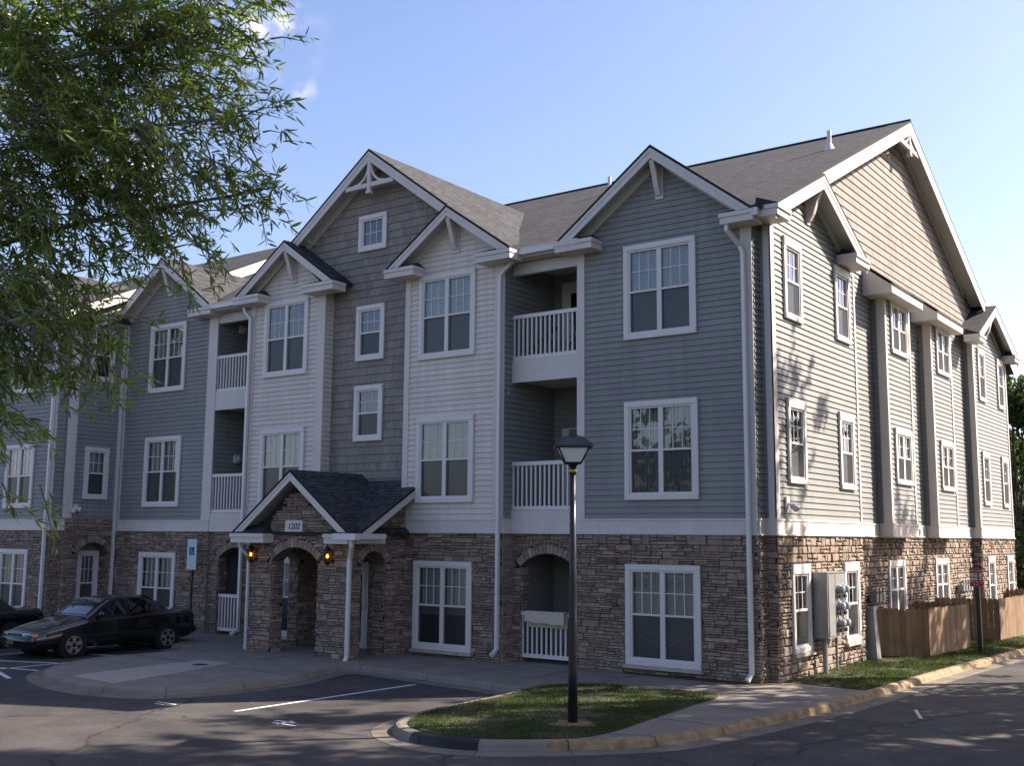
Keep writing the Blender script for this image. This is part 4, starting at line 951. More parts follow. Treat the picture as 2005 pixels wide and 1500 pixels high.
# turf
island = smooth_line([(-3.38, -4.35), (-3.15, -3.15), (-2.0, -2.62), (-.25, -2.62), (-.02, -4.2), (.1, -5.6), (.22, -7.2), (.0, -7.95), (-.8, -8.66), (-1.5, -8.92), (-2.3, -8.72), (-2.8, -8.2), (-3.1, -7.3), (-3.17, -6.0), (-3.25, -4.8), (-3.38, -4.35)], 6)
def lawn_edge():
    i0 = min(range(len(KL)), key=lambda i: abs(KL[i][0] - 1.62) + abs(KL[i][1] + .3)); return KL[i0:]
lawn = lawn_edge() + [(-1.5, 70), (-1.5, 22), (-.02, 21.7), (-.02, 16.7), (-.33, 16.7), (-.33, 5.0), (-.02, 4.9), (-.02, -.15), (.1, -.12)]
for nm, poly, z in (('lawn', island, .012), ('lawn', lawn, .012)):
    sheet(nm, poly, z, 'soilgrass')
def inside(poly, x, y):
    c = np.zeros(x.shape, bool); n = len(poly)
    for i in range(n):
        x0, y0 = poly[i]; x1, y1 = poly[i - 1]
        m = ((y0 > y) != (y1 > y)); 
        with np.errstate(divide='ignore', invalid='ignore'): c ^= m & (x < (x1 - x0) * (y - y0) / (y1 - y0 + 1e-12) + x0)
    return c
def tri_mesh(name, V, F, m, smooth=False):
    me = bpy.data.meshes.new(name); me.vertices.add(len(V)); me.vertices.foreach_set('co', V.astype(np.float32).ravel())
    k = F.shape[1]; me.loops.add(F.size); me.loops.foreach_set('vertex_index', F.astype(np.int32).ravel()); me.polygons.add(len(F))
    me.polygons.foreach_set('loop_start', np.arange(0, F.size, k, dtype=np.int32)); me.materials.append(M[m]); me.update(calc_edges=True); return me
def blades(poly, n, box, zb, h0=.02, h1=.055, patch=2.2):
    x = NR.uniform(box[0], box[1], n); y = NR.uniform(box[2], box[3], n); k = inside(poly, x, y)
    dens = .5 + .5 * np.sin(x * patch + 1.3 * np.sin(y * 1.7)) * np.cos(y * patch * .8 + x); k &= NR.uniform(0, 1, n) < .45 + .55 * dens
    k &= np.hypot(x + .64, y + 6.88) > .28 + .2 * NR.uniform(0, 1, n)
    bare = np.sin(x * 2.9 + 2.0 * np.sin(y * 1.3)) + np.sin(y * 3.7 + x * 1.1) + np.sin(x * 7.1 - y * 5.3) * .6; k &= NR.uniform(-.4, 1.6, n) < 2.0 - bare
    x, y, dens = x[k], y[k], dens[k]; n = len(x); h = NR.uniform(h0, h1, n) * (.7 + .6 * dens); a = NR.uniform(0, 2 * np.pi, n); b = NR.uniform(0, 2 * np.pi, n); w = NR.uniform(.004, .008, n)
    V = np.zeros((n, 3, 3)); V[:, 0] = np.stack([x - w * np.cos(a), y - w * np.sin(a), np.full(n, zb)], 1); V[:, 1] = np.stack([x + w * np.cos(a), y + w * np.sin(a), np.full(n, zb)], 1)
    V[:, 2] = np.stack([x + h * .7 * np.cos(b), y + h * .7 * np.sin(b), zb + h], 1)
    return V.reshape(-1, 3)
gv = np.concatenate([blades(island, 60000, (-3.4, .4, -9, -2.5), .010), blades(lawn, 75000, (-.4, 2.6, -.5, 14), .010, .02, .06)])
go = bpy.data.objects.new('grass', tri_mesh('grass', gv, np.arange(len(gv)).reshape(-1, 3), 'grassblade')); COL.objects.link(go); go['kind'] = 'stuff'
dm = MB(); ctr = (-.62, -6.95, .028); rim_ = [(-.62 + (.34 + .13 * math.sin(3 * a + 1) + R.uniform(-.05, .05)) * math.cos(a), -6.95 + (.30 + .08 * math.sin(2 * a)) * math.sin(a), .0135) for a in [i * math.pi / 9 for i in range(18)]]
for i in range(18): dm.quad([ctr, rim_[i], rim_[(i + 1) % 18]])
struct('bare_soil', dm, 'dirt')
ml = MB(); ml.quad([(x, y, .006) for x, y in ((-3.4, -.6), (-3.2, -.95), (-1.6, -.98), (-.2, -.95), (.1, -.4), (-.2, -.25), (-.3, -.6))]); struct('mulch_bed', ml, 'mulch')

# ================================================================== street furniture
def solid(parent, name, m, build, smooth=False, label=None):
    b = MB(); build(b); return part(name, b, m, parent, label, smooth)
LX, LY = -.64, -6.88
SL = empty('street_lamp', (LX, LY, 0), 'black post lantern street lamp standing on the grass island', 'street lamp')
def _post(b): b.tube([(LX, LY, -.05), (LX, LY, .8), (LX, LY, 2.2), (LX, LY, 3.93)], [.078, .070, .058, .045], 16)
solid(SL, 'post', 'black', _post, True)
def _collar(b): b.lathe([(.045, 3.84), (.062, 3.86), (.062, 3.93), (.048, 3.95), (.07, 3.99), (.13, 4.02), (.0, 4.02)], LX, LY, 16)
solid(SL, 'collar', 'black', _collar)
def _ring(b): b.lathe([(.064, 3.885), (.066, 3.89), (.066, 3.915), (.064, 3.92)], LX, LY, 16)
M['yellowtape'] = mat('yellow_tape', (.55, .45, .03), .5)
solid(SL, 'band', 'yellowtape', _ring)
def rot4(r, z, k, s=0): a = math.radians(36 + 45 + 90 * k + s); return (LX + r * math.cos(a), LY + r * math.sin(a), z)
def _roof(b):
    for (r0, z0), (r1, z1) in zip([(.43, 4.27), (.43, 4.30), (.25, 4.43), (.085, 4.47), (.085, 4.56), (.05, 4.575)], [(.43, 4.30), (.25, 4.43), (.085, 4.47), (.085, 4.56), (.05, 4.575), (.0, 4.58)]):
        for k in range(4): b.quad([rot4(r0, z0, k), rot4(r0, z0, k + 1), rot4(r1, z1, k + 1), rot4(r1, z1, k)])
    b.quad([rot4(.43, 4.27, k) for k in range(4)])
solid(SL, 'lantern_roof', 'black', _roof)
def _frame(b):
    for k in range(4): b.tube([rot4(.175, 4.02, k), rot4(.355, 4.28, k)], .014, 6); b.tube([rot4(.175, 4.025, k), rot4(.175, 4.025, k + 1)], .014, 6); b.tube([rot4(.352, 4.268, k), rot4(.352, 4.268, k + 1)], .014, 6)
solid(SL, 'lantern_frame', 'black', _frame)
def _glass(b):
    for k in range(4): b.quad([rot4(.165, 4.025, k), rot4(.165, 4.025, k + 1), rot4(.345, 4.27, k + 1), rot4(.345, 4.27, k)])
solid(SL, 'lamp_glass', 'lampglass', _glass)
def _bulb(b): b.lathe([(0, 4.03), (.03, 4.05), (.045, 4.12), (.02, 4.17), (0, 4.18)], LX, LY, 10)
solid(SL, 'bulb', 'vinyl', _bulb)
# disabled parking sign
HX, HY = -17.6, -.95
HS = empty('parking_sign', (HX, HY, 0), 'tall pale green and blue disabled parking sign on a black post behind the sedan', 'sign')
solid(HS, 'post', 'black', lambda b: b.box(HX - .035, HX + .035, HY - .02, HY + .03, -.05, 1.85))
ang = math.radians(18)
def rotp(x, z, d): return (HX + x * math.cos(ang) - (-d) * -math.sin(ang), HY - .03 + x * math.sin(ang) - d * math.cos(ang), z)
def plate(b, x0, x1, z0, z1, d0, d1): b.hexa([rotp(x0, z0, d1), rotp(x1, z0, d1), rotp(x1, z0, d0), rotp(x0, z0, d0)], [rotp(x0, z1, d1), rotp(x1, z1, d1), rotp(x1, z1, d0), rotp(x0, z1, d0)])
sp = solid(HS, 'sign_plate', 'signteal', lambda b: plate(b, -.155, .155, 1.82, 2.70, 0, .006))
solid(sp, 'symbol', 'signblue', lambda b: plate(b, -.085, .085, 2.24, 2.47, .006, .010))
def _wheelchair(b):
    P_ = [(-.015, 2.43), (-.015, 2.36), (.03, 2.355), (.05, 2.30)]
    for (x0, z0), (x1, z1) in zip(P_, P_[1:]): b.tube([rotp(x0, z0, .012), rotp(x1, z1, .012)], .008, 5)
    pr_ = [rotp(-.005 + .048 * math.cos(a), 2.315 + .048 * math.sin(a), .012) for a in [math.radians(130 + i * 22) for i in range(10)]]; b.tube(pr_, .007, 5)
    b.tube([rotp(-.015, 2.44, .011), rotp(-.015, 2.455, .013)], .012, 8)
solid(sp, 'pictogram', 'signwhite', _wheelchair)
# fire lane sign by the street
NX, NY = 1.67, 8.87
NS = empty('fire_lane_sign', (NX, NY, 0), 'red and white fire lane sign on a black post between the two wooden fences', 'sign')
solid(NS, 'post', 'black', lambda b: b.box(NX - .05, NX + .05, NY - .02, NY + .07, -.05, 2.05))
na = math.radians(22); nd = Vector((math.cos(na), math.sin(na), 0)); nn = Vector((math.sin(na), -math.cos(na), 0)); nc = Vector((NX - .02, NY - .03, 1.90))
def nplate(b, u0, u1, z0, z1, d0, d1):
    g = lambda u, z, d: nc + nd * u + nn * d + Vector((0, 0, z)); b.hexa([g(u0, z0, d1), g(u1, z0, d1), g(u1, z0, d0), g(u0, z0, d0)], [g(u0, z1, d1), g(u1, z1, d1), g(u1, z1, d0), g(u0, z1, d0)])
sp = solid(NS, 'sign_plate', 'signwhite', lambda b: nplate(b, -.155, .155, -.235, .235, 0, .006))
solid(sp, 'red_band', 'signred', lambda b: nplate(b, -.15, .15, .115, .23, .006, .009)); solid(sp, 'red_band', 'signred', lambda b: nplate(b, -.15, .15, -.23, -.07, .006, .009))
for s, z, size, m in (('FIRE LANE', .17, .066, 'signwhite'), ('NO', .075, .075, 'signred'), ('PARKING', -.005, .07, 'signred'), ('TOW AWAY', -.115, .058, 'signwhite'), ('ZONE', -.185, .058, 'signwhite')):
    place_text(text_mesh(s, size, m, .0015), sp, nc + nn * .011 + Vector((0, 0, z)), na)
# electricity meter cabinet
EC = empty('meter_cabinet', (.2, 2.0, 0), 'large grey steel electricity meter cabinet with six round meters on the stone wall', 'meter cabinet')
cb = solid(EC, 'cabinet', 'galv', lambda b: (b.box(.045, .36, 1.55, 2.66, .76, 2.13), b.box(.36, .375, 1.60, 1.98, .80, 2.09), b.box(.36, .37, 2.03, 2.62, .80, 2.09), b.box(.03, .38, 1.52, 2.69, 2.131, 2.15)))
solid(EC, 'conduit', 'galv', lambda b: b.tube([(.2, 1.75, -.05), (.2, 1.75, .759)], .055, 10)); solid(EC, 'conduit', 'galv', lambda b: b.tube([(.2, 2.45, -.05), (.2, 2.45, .759)], .03, 10))
for z in (1.78, 1.42, 1.06):
    for y in (2.18, 2.47):
        def _m(b, y=y, z=z):
            b.tube([(.371, y, z), (.40, y, z), (.43, y, z)], [.105, .105, .10], 16)
        mo = solid(EC, 'electric_meter', 'galv', _m)
        solid(mo, 'meter_glass', 'metergl', lambda b, y=y, z=z: b.tube([(.431, y, z), (.47, y, z), (.51, y, z), (.53, y, z)], [.085, .085, .07, .02], 16))
        solid(mo, 'dial', 'black', lambda b, y=y, z=z: b.box(.40, .44, y - .06, y + .06, z - .19, z - .115))
# utility pedestal
UP = MB(); UP.hexa([(-.14, 5.2, -.05), (.20, 5.2, -.05), (.20, 5.5, -.05), (-.14, 5.5, -.05)], [(-.06, 5.25, 1.17), (.13, 5.25, 1.17), (.13, 5.45, 1.17), (-.06, 5.45, 1.17)]); UP.box(-.08, .15, 5.23, 5.47, 1.171, 1.24)
top('utility_pedestal', UP, 'galv', 'tapered grey utility pedestal beside the end of the wooden fence', 'utility box')
def gas(y0, n, label, zc, dy=.27):
    G = empty('gas_meters', (-.1, y0, 0), label, 'gas meters', 'gas meter groups on the stone wall')
    solid(G, 'pipe', 'galv', lambda b: (b.tube([(-.16, y0 - .1, zc - .25), (-.16, y0 + dy * (n - 1) + .1, zc - .25)], .022, 8), b.tube([(-.16, y0 - .1, 0), (-.16, y0 - .1, zc - .25)], .022, 8)))
    for i in range(n):
        y = y0 + dy * i
        def _g(b, y=y): b.box(-.24, -.06, y - .085, y + .085, zc - .13, zc + .06); b.tube([(-.15, y - .05, zc + .06), (-.15, y - .05, zc + .17), (-.15, y + .0, zc + .2)], .02, 8); b.tube([(-.15, y + .05, zc - .13), (-.15, y + .05, zc - .25)], .018, 8)
        mo = solid(G, 'gas_meter', 'galv', _g); solid(mo, 'regulator', 'metergl', lambda b, y=y: b.tube([(-.15, y, zc + .16), (-.06, y, zc + .16)], [.05, .055], 12))
gas(6.2, 3, 'cluster of grey gas meters above the utility pedestal at the near stone wall', 1.45)
gas(14.6, 4, 'row of gas meters on the sunlit stone wall past the second window', 1.42, .33)
# wooden fences
def picket_fence(name, label, runs, h=1.18, w=.142):
    a0 = runs[0][0]; E_ = empty(name, (a0[0], a0[1], 0), label, 'fence', 'wooden screen fences along the side wall')
    pb = MB(); po = []
    for a, b in runs:
        a = Vector((*a, 0)); b = Vector((*b, 0)); t = (b - a).normalized(); n = Vector((t.y, -t.x, 0)); L = (b - a).length; k = max(1, round(L / w)); ww = L / k
        for i in range(k):
            hh = h + R.uniform(-.015, .015); p = a + t * (i * ww + .003); q = a + t * ((i + 1) * ww - .003); c = ww * .24; o = n * R.uniform(0, .006)
            z0 = .02
            pts = [p + o + Vector((0, 0, z0)), q + o + Vector((0, 0, z0)), q + o + Vector((0, 0, hh - .045)), q - t * c + o + Vector((0, 0, hh)), p + t * c + o + Vector((0, 0, hh)), p + o + Vector((0, 0, hh - .045))]
            pb.prism(pts, n * .018)
        for z in (.25, .85):
            rl = MB(); rl.hexa([a - n * .04 + Vector((0, 0, z)), b - n * .04 + Vector((0, 0, z)), b - n * .002 + Vector((0, 0, z)), a - n * .002 + Vector((0, 0, z))], [a - n * .04 + Vector((0, 0, z + .09)), b - n * .04 + Vector((0, 0, z + .09)), b - n * .002 + Vector((0, 0, z + .09)), a - n * .002 + Vector((0, 0, z + .09))]); part('rail', rl, 'wood', E_)
        for s in (a, b):
            s = s - n * .09; po.append((s.x, s.y))
    part('board_panel', pb, 'wood', E_); done = []
    for x, y in po:
        if any(abs(x - u) + abs(y - v) < .25 for u, v in done): continue
        done.append((x, y)); q = MB(); q.box(x - .045, x + .045, y - .045, y + .045, -.05, h - .06); part('post', q, 'wood', E_)
picket_fence('wooden_fence', 'shaded wooden picket fence enclosing equipment beside the utility pedestal', [((-.25, 5.75), (.98, 6.72)), ((.98, 6.72), (1.2, 9.75)), ((1.2, 9.75), (-.25, 9.9))])
picket_fence('wooden_fence', 'sunlit wooden picket fence further along behind the fire lane sign', [((-.25, 12.0), (1.33, 12.62)), ((1.33, 12.62), (1.62, 19.5)), ((1.62, 19.5), (.05, 19.6))], 1.2)
# things left on the balconies
tw = MB(); n_ = 9
for i in range(n_):
    x0 = -5.98 + 1.08 * i / n_; x1 = x0 + 1.08 / n_; z0a, z0b = (.93 + .012 * math.sin(i * 1.7) - .006 * i, .93 + .012 * math.sin((i + 1) * 1.7) - .006 * (i + 1)); 
    for za, zb, y in ((1.165, None, -.655),):
        tw.quad([(x0, y + .008 * math.sin(i * 2.1), z0a), (x1, y + .008 * math.sin((i + 1) * 2.1), z0b), (x1, y + .01, 1.165), (x0, y + .01, 1.165)])
    tw.quad([(x0, -.645, 1.165), (x1, -.645, 1.165), (x1, -.49, 1.165), (x0, -.49, 1.165)]); tw.quad([(x0, -.49, 1.165), (x1, -.49, 1.165), (x1, -.485, .80), (x0, -.485, .80)])
tobj = top('towel', tw, 'towel', 'beige towel hung over the railing of the ground floor patio arch', 'towel')
sm = tobj.modifiers.new('thickness', 'SOLIDIFY'); sm.thickness = .012
def bicycle(x, y, z):
    B_ = empty('bicycle', (x, y, z), 'bicycle standing behind the top balcony railing', 'bicycle')
    for dx in (-.52, .52):
        wv = MB()
        wv.tube([(x + dx + .33 * math.cos(a), y, z + .34 + .33 * math.sin(a)) for a in [i * math.pi / 12 for i in range(25)]], .02, 6, caps=False)
        w_ = part('wheel', wv, 'tyre', B_)
        sp_ = MB()
        for i in range(8): a = i * math.pi / 8; sp_.tube([(x + dx - .31 * math.cos(a), y, z + .34 - .31 * math.sin(a)), (x + dx + .31 * math.cos(a), y, z + .34 + .31 * math.sin(a))], .003, 4)
        part('spokes', sp_, 'galv', w_)
    fr = MB(); c = (x - .05, y, z + .32); st_ = (x - .2, y, z + .82); hd_ = (x + .34, y, z + .80); rw = (x - .52, y, z + .34); fwk = (x + .52, y, z + .34)
    for a, b in ((c, st_), (c, hd_), (st_, hd_), (rw, c), (rw, st_), (fwk, hd_), (hd_, (x + .32, y, z + .98))): fr.tube([a, b], .016, 6)
    part('frame', fr, 'galv', B_)
    s_ = MB(); s_.tube([(x - .34, y, z + .9), (x - .2, y, z + .91), (x - .07, y, z + .89)], [.07, .06, .02], 8); part('saddle', s_, 'tyre', B_)
    h2 = MB(); h2.tube([(x + .3, y - .27, z + 1.0), (x + .33, y, z + 1.0), (x + .3, y + .27, z + 1.0)], .014, 6); part('handlebar', h2, 'black', B_)
bicycle(-5.45, .1, 6.95)

# ================================================================== cars
def make_car(label, loc):
    C_ = empty('parked_car', (0, 0, 0), label, 'car', 'dark cars parked by the building')
    st = np.array([  # y, z bottom, shoulder z, deck centre z, half width, deck half width
        [-2.36, .36, .52, .545, .46, .34], [-2.33, .28, .555, .595, .60, .46], [-2.24, .22, .595, .65, .73, .57], [-2.0, .19, .655, .725, .82, .63], [-1.6, .19, .735, .815, .86, .66], [-1.2, .19, .805, .895, .875, .67], [-.95, .19, .86, .95, .88, .67],
        [-.4, .19, .89, .96, .885, .67], [.3, .19, .91, .97, .885, .67], [.9, .19, .93, .98, .88, .66], [1.35, .20, .94, 1.0, .87, .65], [1.7, .22, .94, 1.02, .86, .63], [2.05, .25, .93, 1.02, .83, .60], [2.24, .29, .90, 1.0, .78, .56], [2.32, .33, .80, .93, .70, .50], [2.335, .40, .66, .74, .60, .42]])
    ys = np.interp(np.linspace(0, len(st) - 1, 76), np.arange(len(st)), st[:, 0]); S = [np.interp(ys, st[:, 0], st[:, k]) for k in range(6)]
    b = MB(); rows = []
    for i in range(len(ys)):
        y, zb, zs, zd, hw, dw = (S[k][i] for k in range(6))
        half = [(0, zb), (hw * .82, zb), (hw * .95, zb + .05), (hw * .985, zb + .18), (hw, zb + (zs - zb) * .5), (hw * .992, zs - .10), (hw * .965, zs - .03), (hw * .92, zs), (dw, zs + (zd - zs) * .72), (dw * .5, zd - .004), (0, zd)]
        ring = [(x, y, z) for x, z in half] + [(-x, y, z) for x, z in half[-2:0:-1]]
        rows.append(len(b.v)); b.v += ring
    k = 20
    for i in range(len(ys) - 1):
        for j in range(k): b.f.append((rows[i] + j, rows[i] + (j + 1) % k, rows[i + 1] + (j + 1) % k, rows[i + 1] + j)); b.mi.append(0); b.uv.append(None)
    b.f.append(tuple(rows[0] + j for j in range(k))); b.mi.append(0); b.uv.append(None); b.f.append(tuple(rows[-1] + j for j in range(k))[::-1]); b.mi.append(0); b.uv.append(None)
    body = part('body', b, 'carpaint', C_, smooth=True)
    # roof with pillars
    def ry(y): return np.interp(y, [-.98, -.62, -.28, .1, .5, .85, 1.2, 1.5], [.93, 1.18, 1.345, 1.395, 1.40, 1.36, 1.2, 1.0])
    def rh(y): return np.interp(y, [-.98, -.28, .1, .7, 1.5], [.70, .57, .575, .565, .62])
    g = MB(); yy = np.linspace(-.98, 1.5, 32); rows = []
    for y in yy:
        z, h = ry(y), rh(y); zb = np.interp(y, [-1, 1.5], [.89, .96]); hb = .82 - .02 * abs(y)
        half = [(hb, zb - .03), (hb + (h - hb) * .5, zb + (z - zb) * .46), (h + .035, zb + (z - zb) * .86), (h - .02, z - .015 if z - zb > .1 else z), (h * .5, z + .012), (0, z + .02)]
        ring = [(x, y, zz) for x, zz in half] + [(-x, y, zz) for x, zz in half[-2::-1]]; rows.append(len(g.v)); g.v += ring
    for i in range(31):
        for j in range(10): g.f.append((rows[i] + j, rows[i] + j + 1, rows[i + 1] + j + 1, rows[i + 1] + j)); g.mi.append(0); g.uv.append(None)
    part('cabin_roof', g, 'carpaint', C_, smooth=True)
    def screen(name, y0, y1, n, inset):
        m = MB()
        for i in range(n):
            for j in range(6):
                q = []
                for yi, xj in ((i, j), (i, j + 1), (i + 1, j + 1), (i + 1, j)):
                    y = y0 + (y1 - y0) * yi / n; h = rh(y) - inset; s = -1 + 2 * xj / 6; q.append((h * s, y, ry(y) + .026 - .012 * abs(s) ** 2))
                m.quad(q)
        return part(name, m, 'carglass', C_, smooth=True)
    screen('windshield', -.93, -.31, 5, .05); screen('rear_window', .84, 1.42, 5, .06)
    for s in (-1, 1):
        def sx(y, z):
            zz, h = ry(y), rh(y); zb = np.interp(y, [-1, 1.5], [.89, .96]); hb = .82 - .02 * abs(y); f = np.clip((z - zb) / max(zz - zb, .05), 0, 1); return s * (np.interp(f, [0, .46, .86, 1], [hb, hb + (h - hb) * .5, h + .035, h]) + .006)
        for poly in ([(-.70, .95), (.18, .97), (.18, 1.33), (-.22, 1.29)], [(.25, .97), (.80, .985), (.80, 1.27), (.60, 1.32), (.25, 1.335)], [(.86, .99), (1.16, 1.0), (.86, 1.23)]):
            m = MB(); m.quad([(sx(y, z), y, z) for y, z in poly]); part('side_window', m, 'carglass', C_)
        for y in (-.72, .215, 1.12):
            m = MB(); hwv = np.interp(y, st[:, 0], st[:, 4]); m.tube([(s * (hwv + .0), y, .32), (s * (hwv + .002), y, .60), (s * (hwv * .97), y, .86)], .006, 4); part('door_seam', m, 'cartrim', C_)
        for y in (.02, .98):
            m = MB(); hwv = np.interp(y, st[:, 0], st[:, 4]); m.box(s * (hwv - .01), s * (hwv + .022), y, y + .15, .745, .775); part('door_handle', m, 'carpaint', C_)
        m = MB(); hx = s * .9; m.tube([(s * .80, -.66, .96), (s * .90, -.64, .99), (s * .985, -.63, 1.0)], [.03, .075, .06], 10); part('door_mirror', m, 'carpaint', C_, smooth=True)
        m = MB(); m.box(s * .866, s * .897, -1.05, 1.0, .50, .545); part('side_moulding', m, 'cartrim', C_)
        # lamps
        m = MB(); q = [(s * .32, -2.345, .535), (s * .55, -2.305, .535), (s * .55, -2.285, .605), (s * .32, -2.335, .60)]; m.prism(q, (0, -.012, .0)); part('headlight', m, 'lens', C_)
        m = MB(); q = [(s * .56, -2.305, .535), (s * .74, -2.225, .54), (s * .75, -2.19, .60), (s * .56, -2.285, .605)]; m.prism(q, (s * .012, -.012, 0)); part('turn_signal', m, 'orange', C_)
        m = MB(); q = [(s * .35, 2.33, .70), (s * .74, 2.27, .70), (s * .74, 2.24, .86), (s * .35, 2.31, .86)]; m.prism(q, (0, .014, 0)); part('tail_light', m, 'redlens', C_)
        for y in (-1.36, 1.33):
            x = s * .80
            m = MB(); m.tube([(s * .60, y, .31), (s * .896, y, .31)], .365, 28); part('wheel_arch', m, 'tyre', C_)
            m = MB()
            m.tube([(s * .70, y, .305), (s * .885, y, .305), (s * .905, y, .305)], [.305, .305, .275], 28); w_ = part('wheel', m, 'tyre', C_)
            m = MB(); m.tube([(s * .905, y, .305), (s * .908, y, .305)], .21, 28); m.tube([(s * .909, y, .305), (s * .922, y, .305)], .05, 14)
            for i in range(5):
                a = math.radians(90 + 72 * i); c_, s_ = math.cos(a), math.sin(a); px_, pz = -s_, c_
                q = [(s * .909, y + c_ * .04 + px_ * .035, .305 + s_ * .04 + pz * .035), (s * .909, y + c_ * .04 - px_ * .035, .305 + s_ * .04 - pz * .035), (s * .909, y + c_ * .20 - px_ * .055, .305 + s_ * .20 - pz * .055), (s * .909, y + c_ * .20 + px_ * .055, .305 + s_ * .20 + pz * .055)]; m.prism(q, (s * .012, 0, 0), 1)
            ringp = [(s * .912, y + .205 * math.cos(t), .305 + .205 * math.sin(t)) for t in [i * math.pi / 14 for i in range(29)]]; m.tube(ringp, .014, 5, 1, caps=False)
            part('rim', m, ['tyre', 'rim'], w_)
    m = MB(); m.prism([(-.30, -2.362, .53), (.30, -2.362, .53), (.30, -2.352, .585), (-.30, -2.352, .585)], (0, -.012, 0)); part('grille', m, 'cartrim', C_)
    m = MB(); m.tube([(-.72, -2.25, .44), (-.55, -2.355, .44), (0, -2.38, .44), (.55, -2.355, .44), (.72, -2.25, .44)], .085, 10); m.tube([(-.72, -2.262, .525), (-.55, -2.368, .525), (0, -2.393, .525), (.55, -2.368, .525), (.72, -2.262, .525)], .014, 6); part('front_bumper', m, 'carpaint', C_, smooth=True)
    m = MB(); m.tube([(-.74, 2.22, .47), (-.55, 2.33, .47), (0, 2.36, .47), (.55, 2.33, .47), (.74, 2.22, .47)], .10, 10); part('rear_bumper', m, 'carpaint', C_, smooth=True)
    m = MB(); m.box(-.15, .15, -2.478, -2.466, .36, .45); part('licence_plate', m, 'plate', C_)
    C_.location = loc
    for ch in C_.children:
        if ch.name.split('.')[0] in ('body', 'cabin_roof'): sm_ = ch.modifiers.new('smooth', 'SUBSURF'); sm_.levels = 1; sm_.render_levels = 1
    return C_
def copy_tree(o, parent=None):
    c = o.copy(); COL.objects.link(c); c.parent = parent
    for ch in list(o.children): copy_tree(ch, c)
    return c
car1 = make_car('black four door sedan with amber corner lamp and alloy wheels, parked before the left arch', (-16.44, -4.56, GROUND))
car2 = copy_tree(car1); car2.location = (-19.6, -7.0, GROUND); car2['label'] = 'dark car mostly cut off at the left edge, beyond the black sedan'

# ================================================================== trees
def leaf_arrays(pos, dirs, ln, wd, bend):
    n = len(pos); rnd = NR.normal(size=(n, 3)); side = np.cross(dirs, rnd); side /= np.linalg.norm(side, axis=1, keepdims=True) + 1e-9; nrm = np.cross(side, dirs)
    V = np.zeros((n, 6, 3)); L = ln[:, None]; Wd = wd[:, None]; B = bend[:, None]
    V[:, 0] = pos; V[:, 1] = pos + dirs * L * .33 + side * Wd - nrm * L * B * .1 ; V[:, 2] = pos + dirs * L * .33 - side * Wd - nrm * L * B * .1
    V[:, 3] = pos + dirs * L * .68 + side * Wd * .85 - nrm * L * B * .45; V[:, 4] = pos + dirs * L * .68 - side * Wd * .85 - nrm * L * B * .45; V[:, 5] = pos + dirs * L * .98 - nrm * L * B
    base = (np.arange(n) * 6)[:, None]
    F = np.concatenate([base + np.array([[0, 1, 2]]), base + np.array([[1, 3, 4]]), base + np.array([[1, 4, 2]]), base + np.array([[3, 5, 4]])], 1).reshape(-1, 3)
    return V.reshape(-1, 3), F
def unit(a): return a / (np.linalg.norm(a, axis=1, keepdims=True) + 1e-9)
def crown(blobs, per_m3, twig_len, leaves_per, ln, aspect, centre, droop=.5, flat=1.0, gaps=False):
    P = []; D = []
    for x, y, z, r in blobs:
        n = max(2, int(per_m3 * 4.19 * r ** 3 + 3 * r))
        u = unit(NR.normal(size=(n, 3))) * (NR.uniform(0, 1, (n, 1)) ** .42) * r; u[:, 2] *= flat
        P.append(np.array([x, y, z]) + u)
    P = np.concatenate(P)
    if gaps:
        g = np.sin(P @ np.array([5.1, 3.7, 6.3]) + 1.0) + np.sin(P @ np.array([-4.3, 6.1, 4.9]) + 2.2) + np.sin(P @ np.array([7.9, -3.3, 8.7]))
        P = P[NR.uniform(-1.9, .7, len(P)) < g]
    n = len(P); out = unit(P - np.array(centre)) + NR.normal(size=(n, 3)) * .5; out[:, 2] -= droop * NR.uniform(0, 1.2, n); out = unit(out)
    tl = twig_len * NR.uniform(.6, 1.3, n); t = NR.uniform(0, 1, (n, leaves_per)); sag = t ** 2 * .35
    pos = P[:, None] + out[:, None] * (t * tl[:, None])[..., None]; pos[..., 2] -= sag * tl[:, None] * droop
    ld = out[:, None] * .55 + NR.normal(size=(n, leaves_per, 3)) * .55; ld[..., 2] -= droop * .45
    pos = pos.reshape(-1, 3); ld = unit(ld.reshape(-1, 3)); m = len(pos); l = ln * NR.uniform(.6, 1.25, m)
    V, F = leaf_arrays(pos, ld, l, l * aspect, NR.uniform(-.05, .35, m))
    return V, F, P, out, tl
def limb(b, pts, r0, r1, seg=8):
    P_ = [(x, y) for x, y in [(p[0], p[1]) for p in pts]]; n = len(pts); fine = []
    V_ = [Vector(p) for p in pts]
    for i in range(n - 1):
        p0, p1, p2, p3 = V_[max(i - 1, 0)], V_[i], V_[i + 1], V_[min(i + 2, n - 1)]
        for k in range(5):
            t = k / 5; fine.append(.5 * ((2 * p1) + (p2 - p0) * t + (2 * p0 - 5 * p1 + 4 * p2 - p3) * t * t + (3 * p1 - p0 - 3 * p2 + p3) * t ** 3))
    fine.append(V_[-1]); m = len(fine); b.tube(fine, [r0 + (r1 - r0) * i / (m - 1) for i in range(m)], seg)
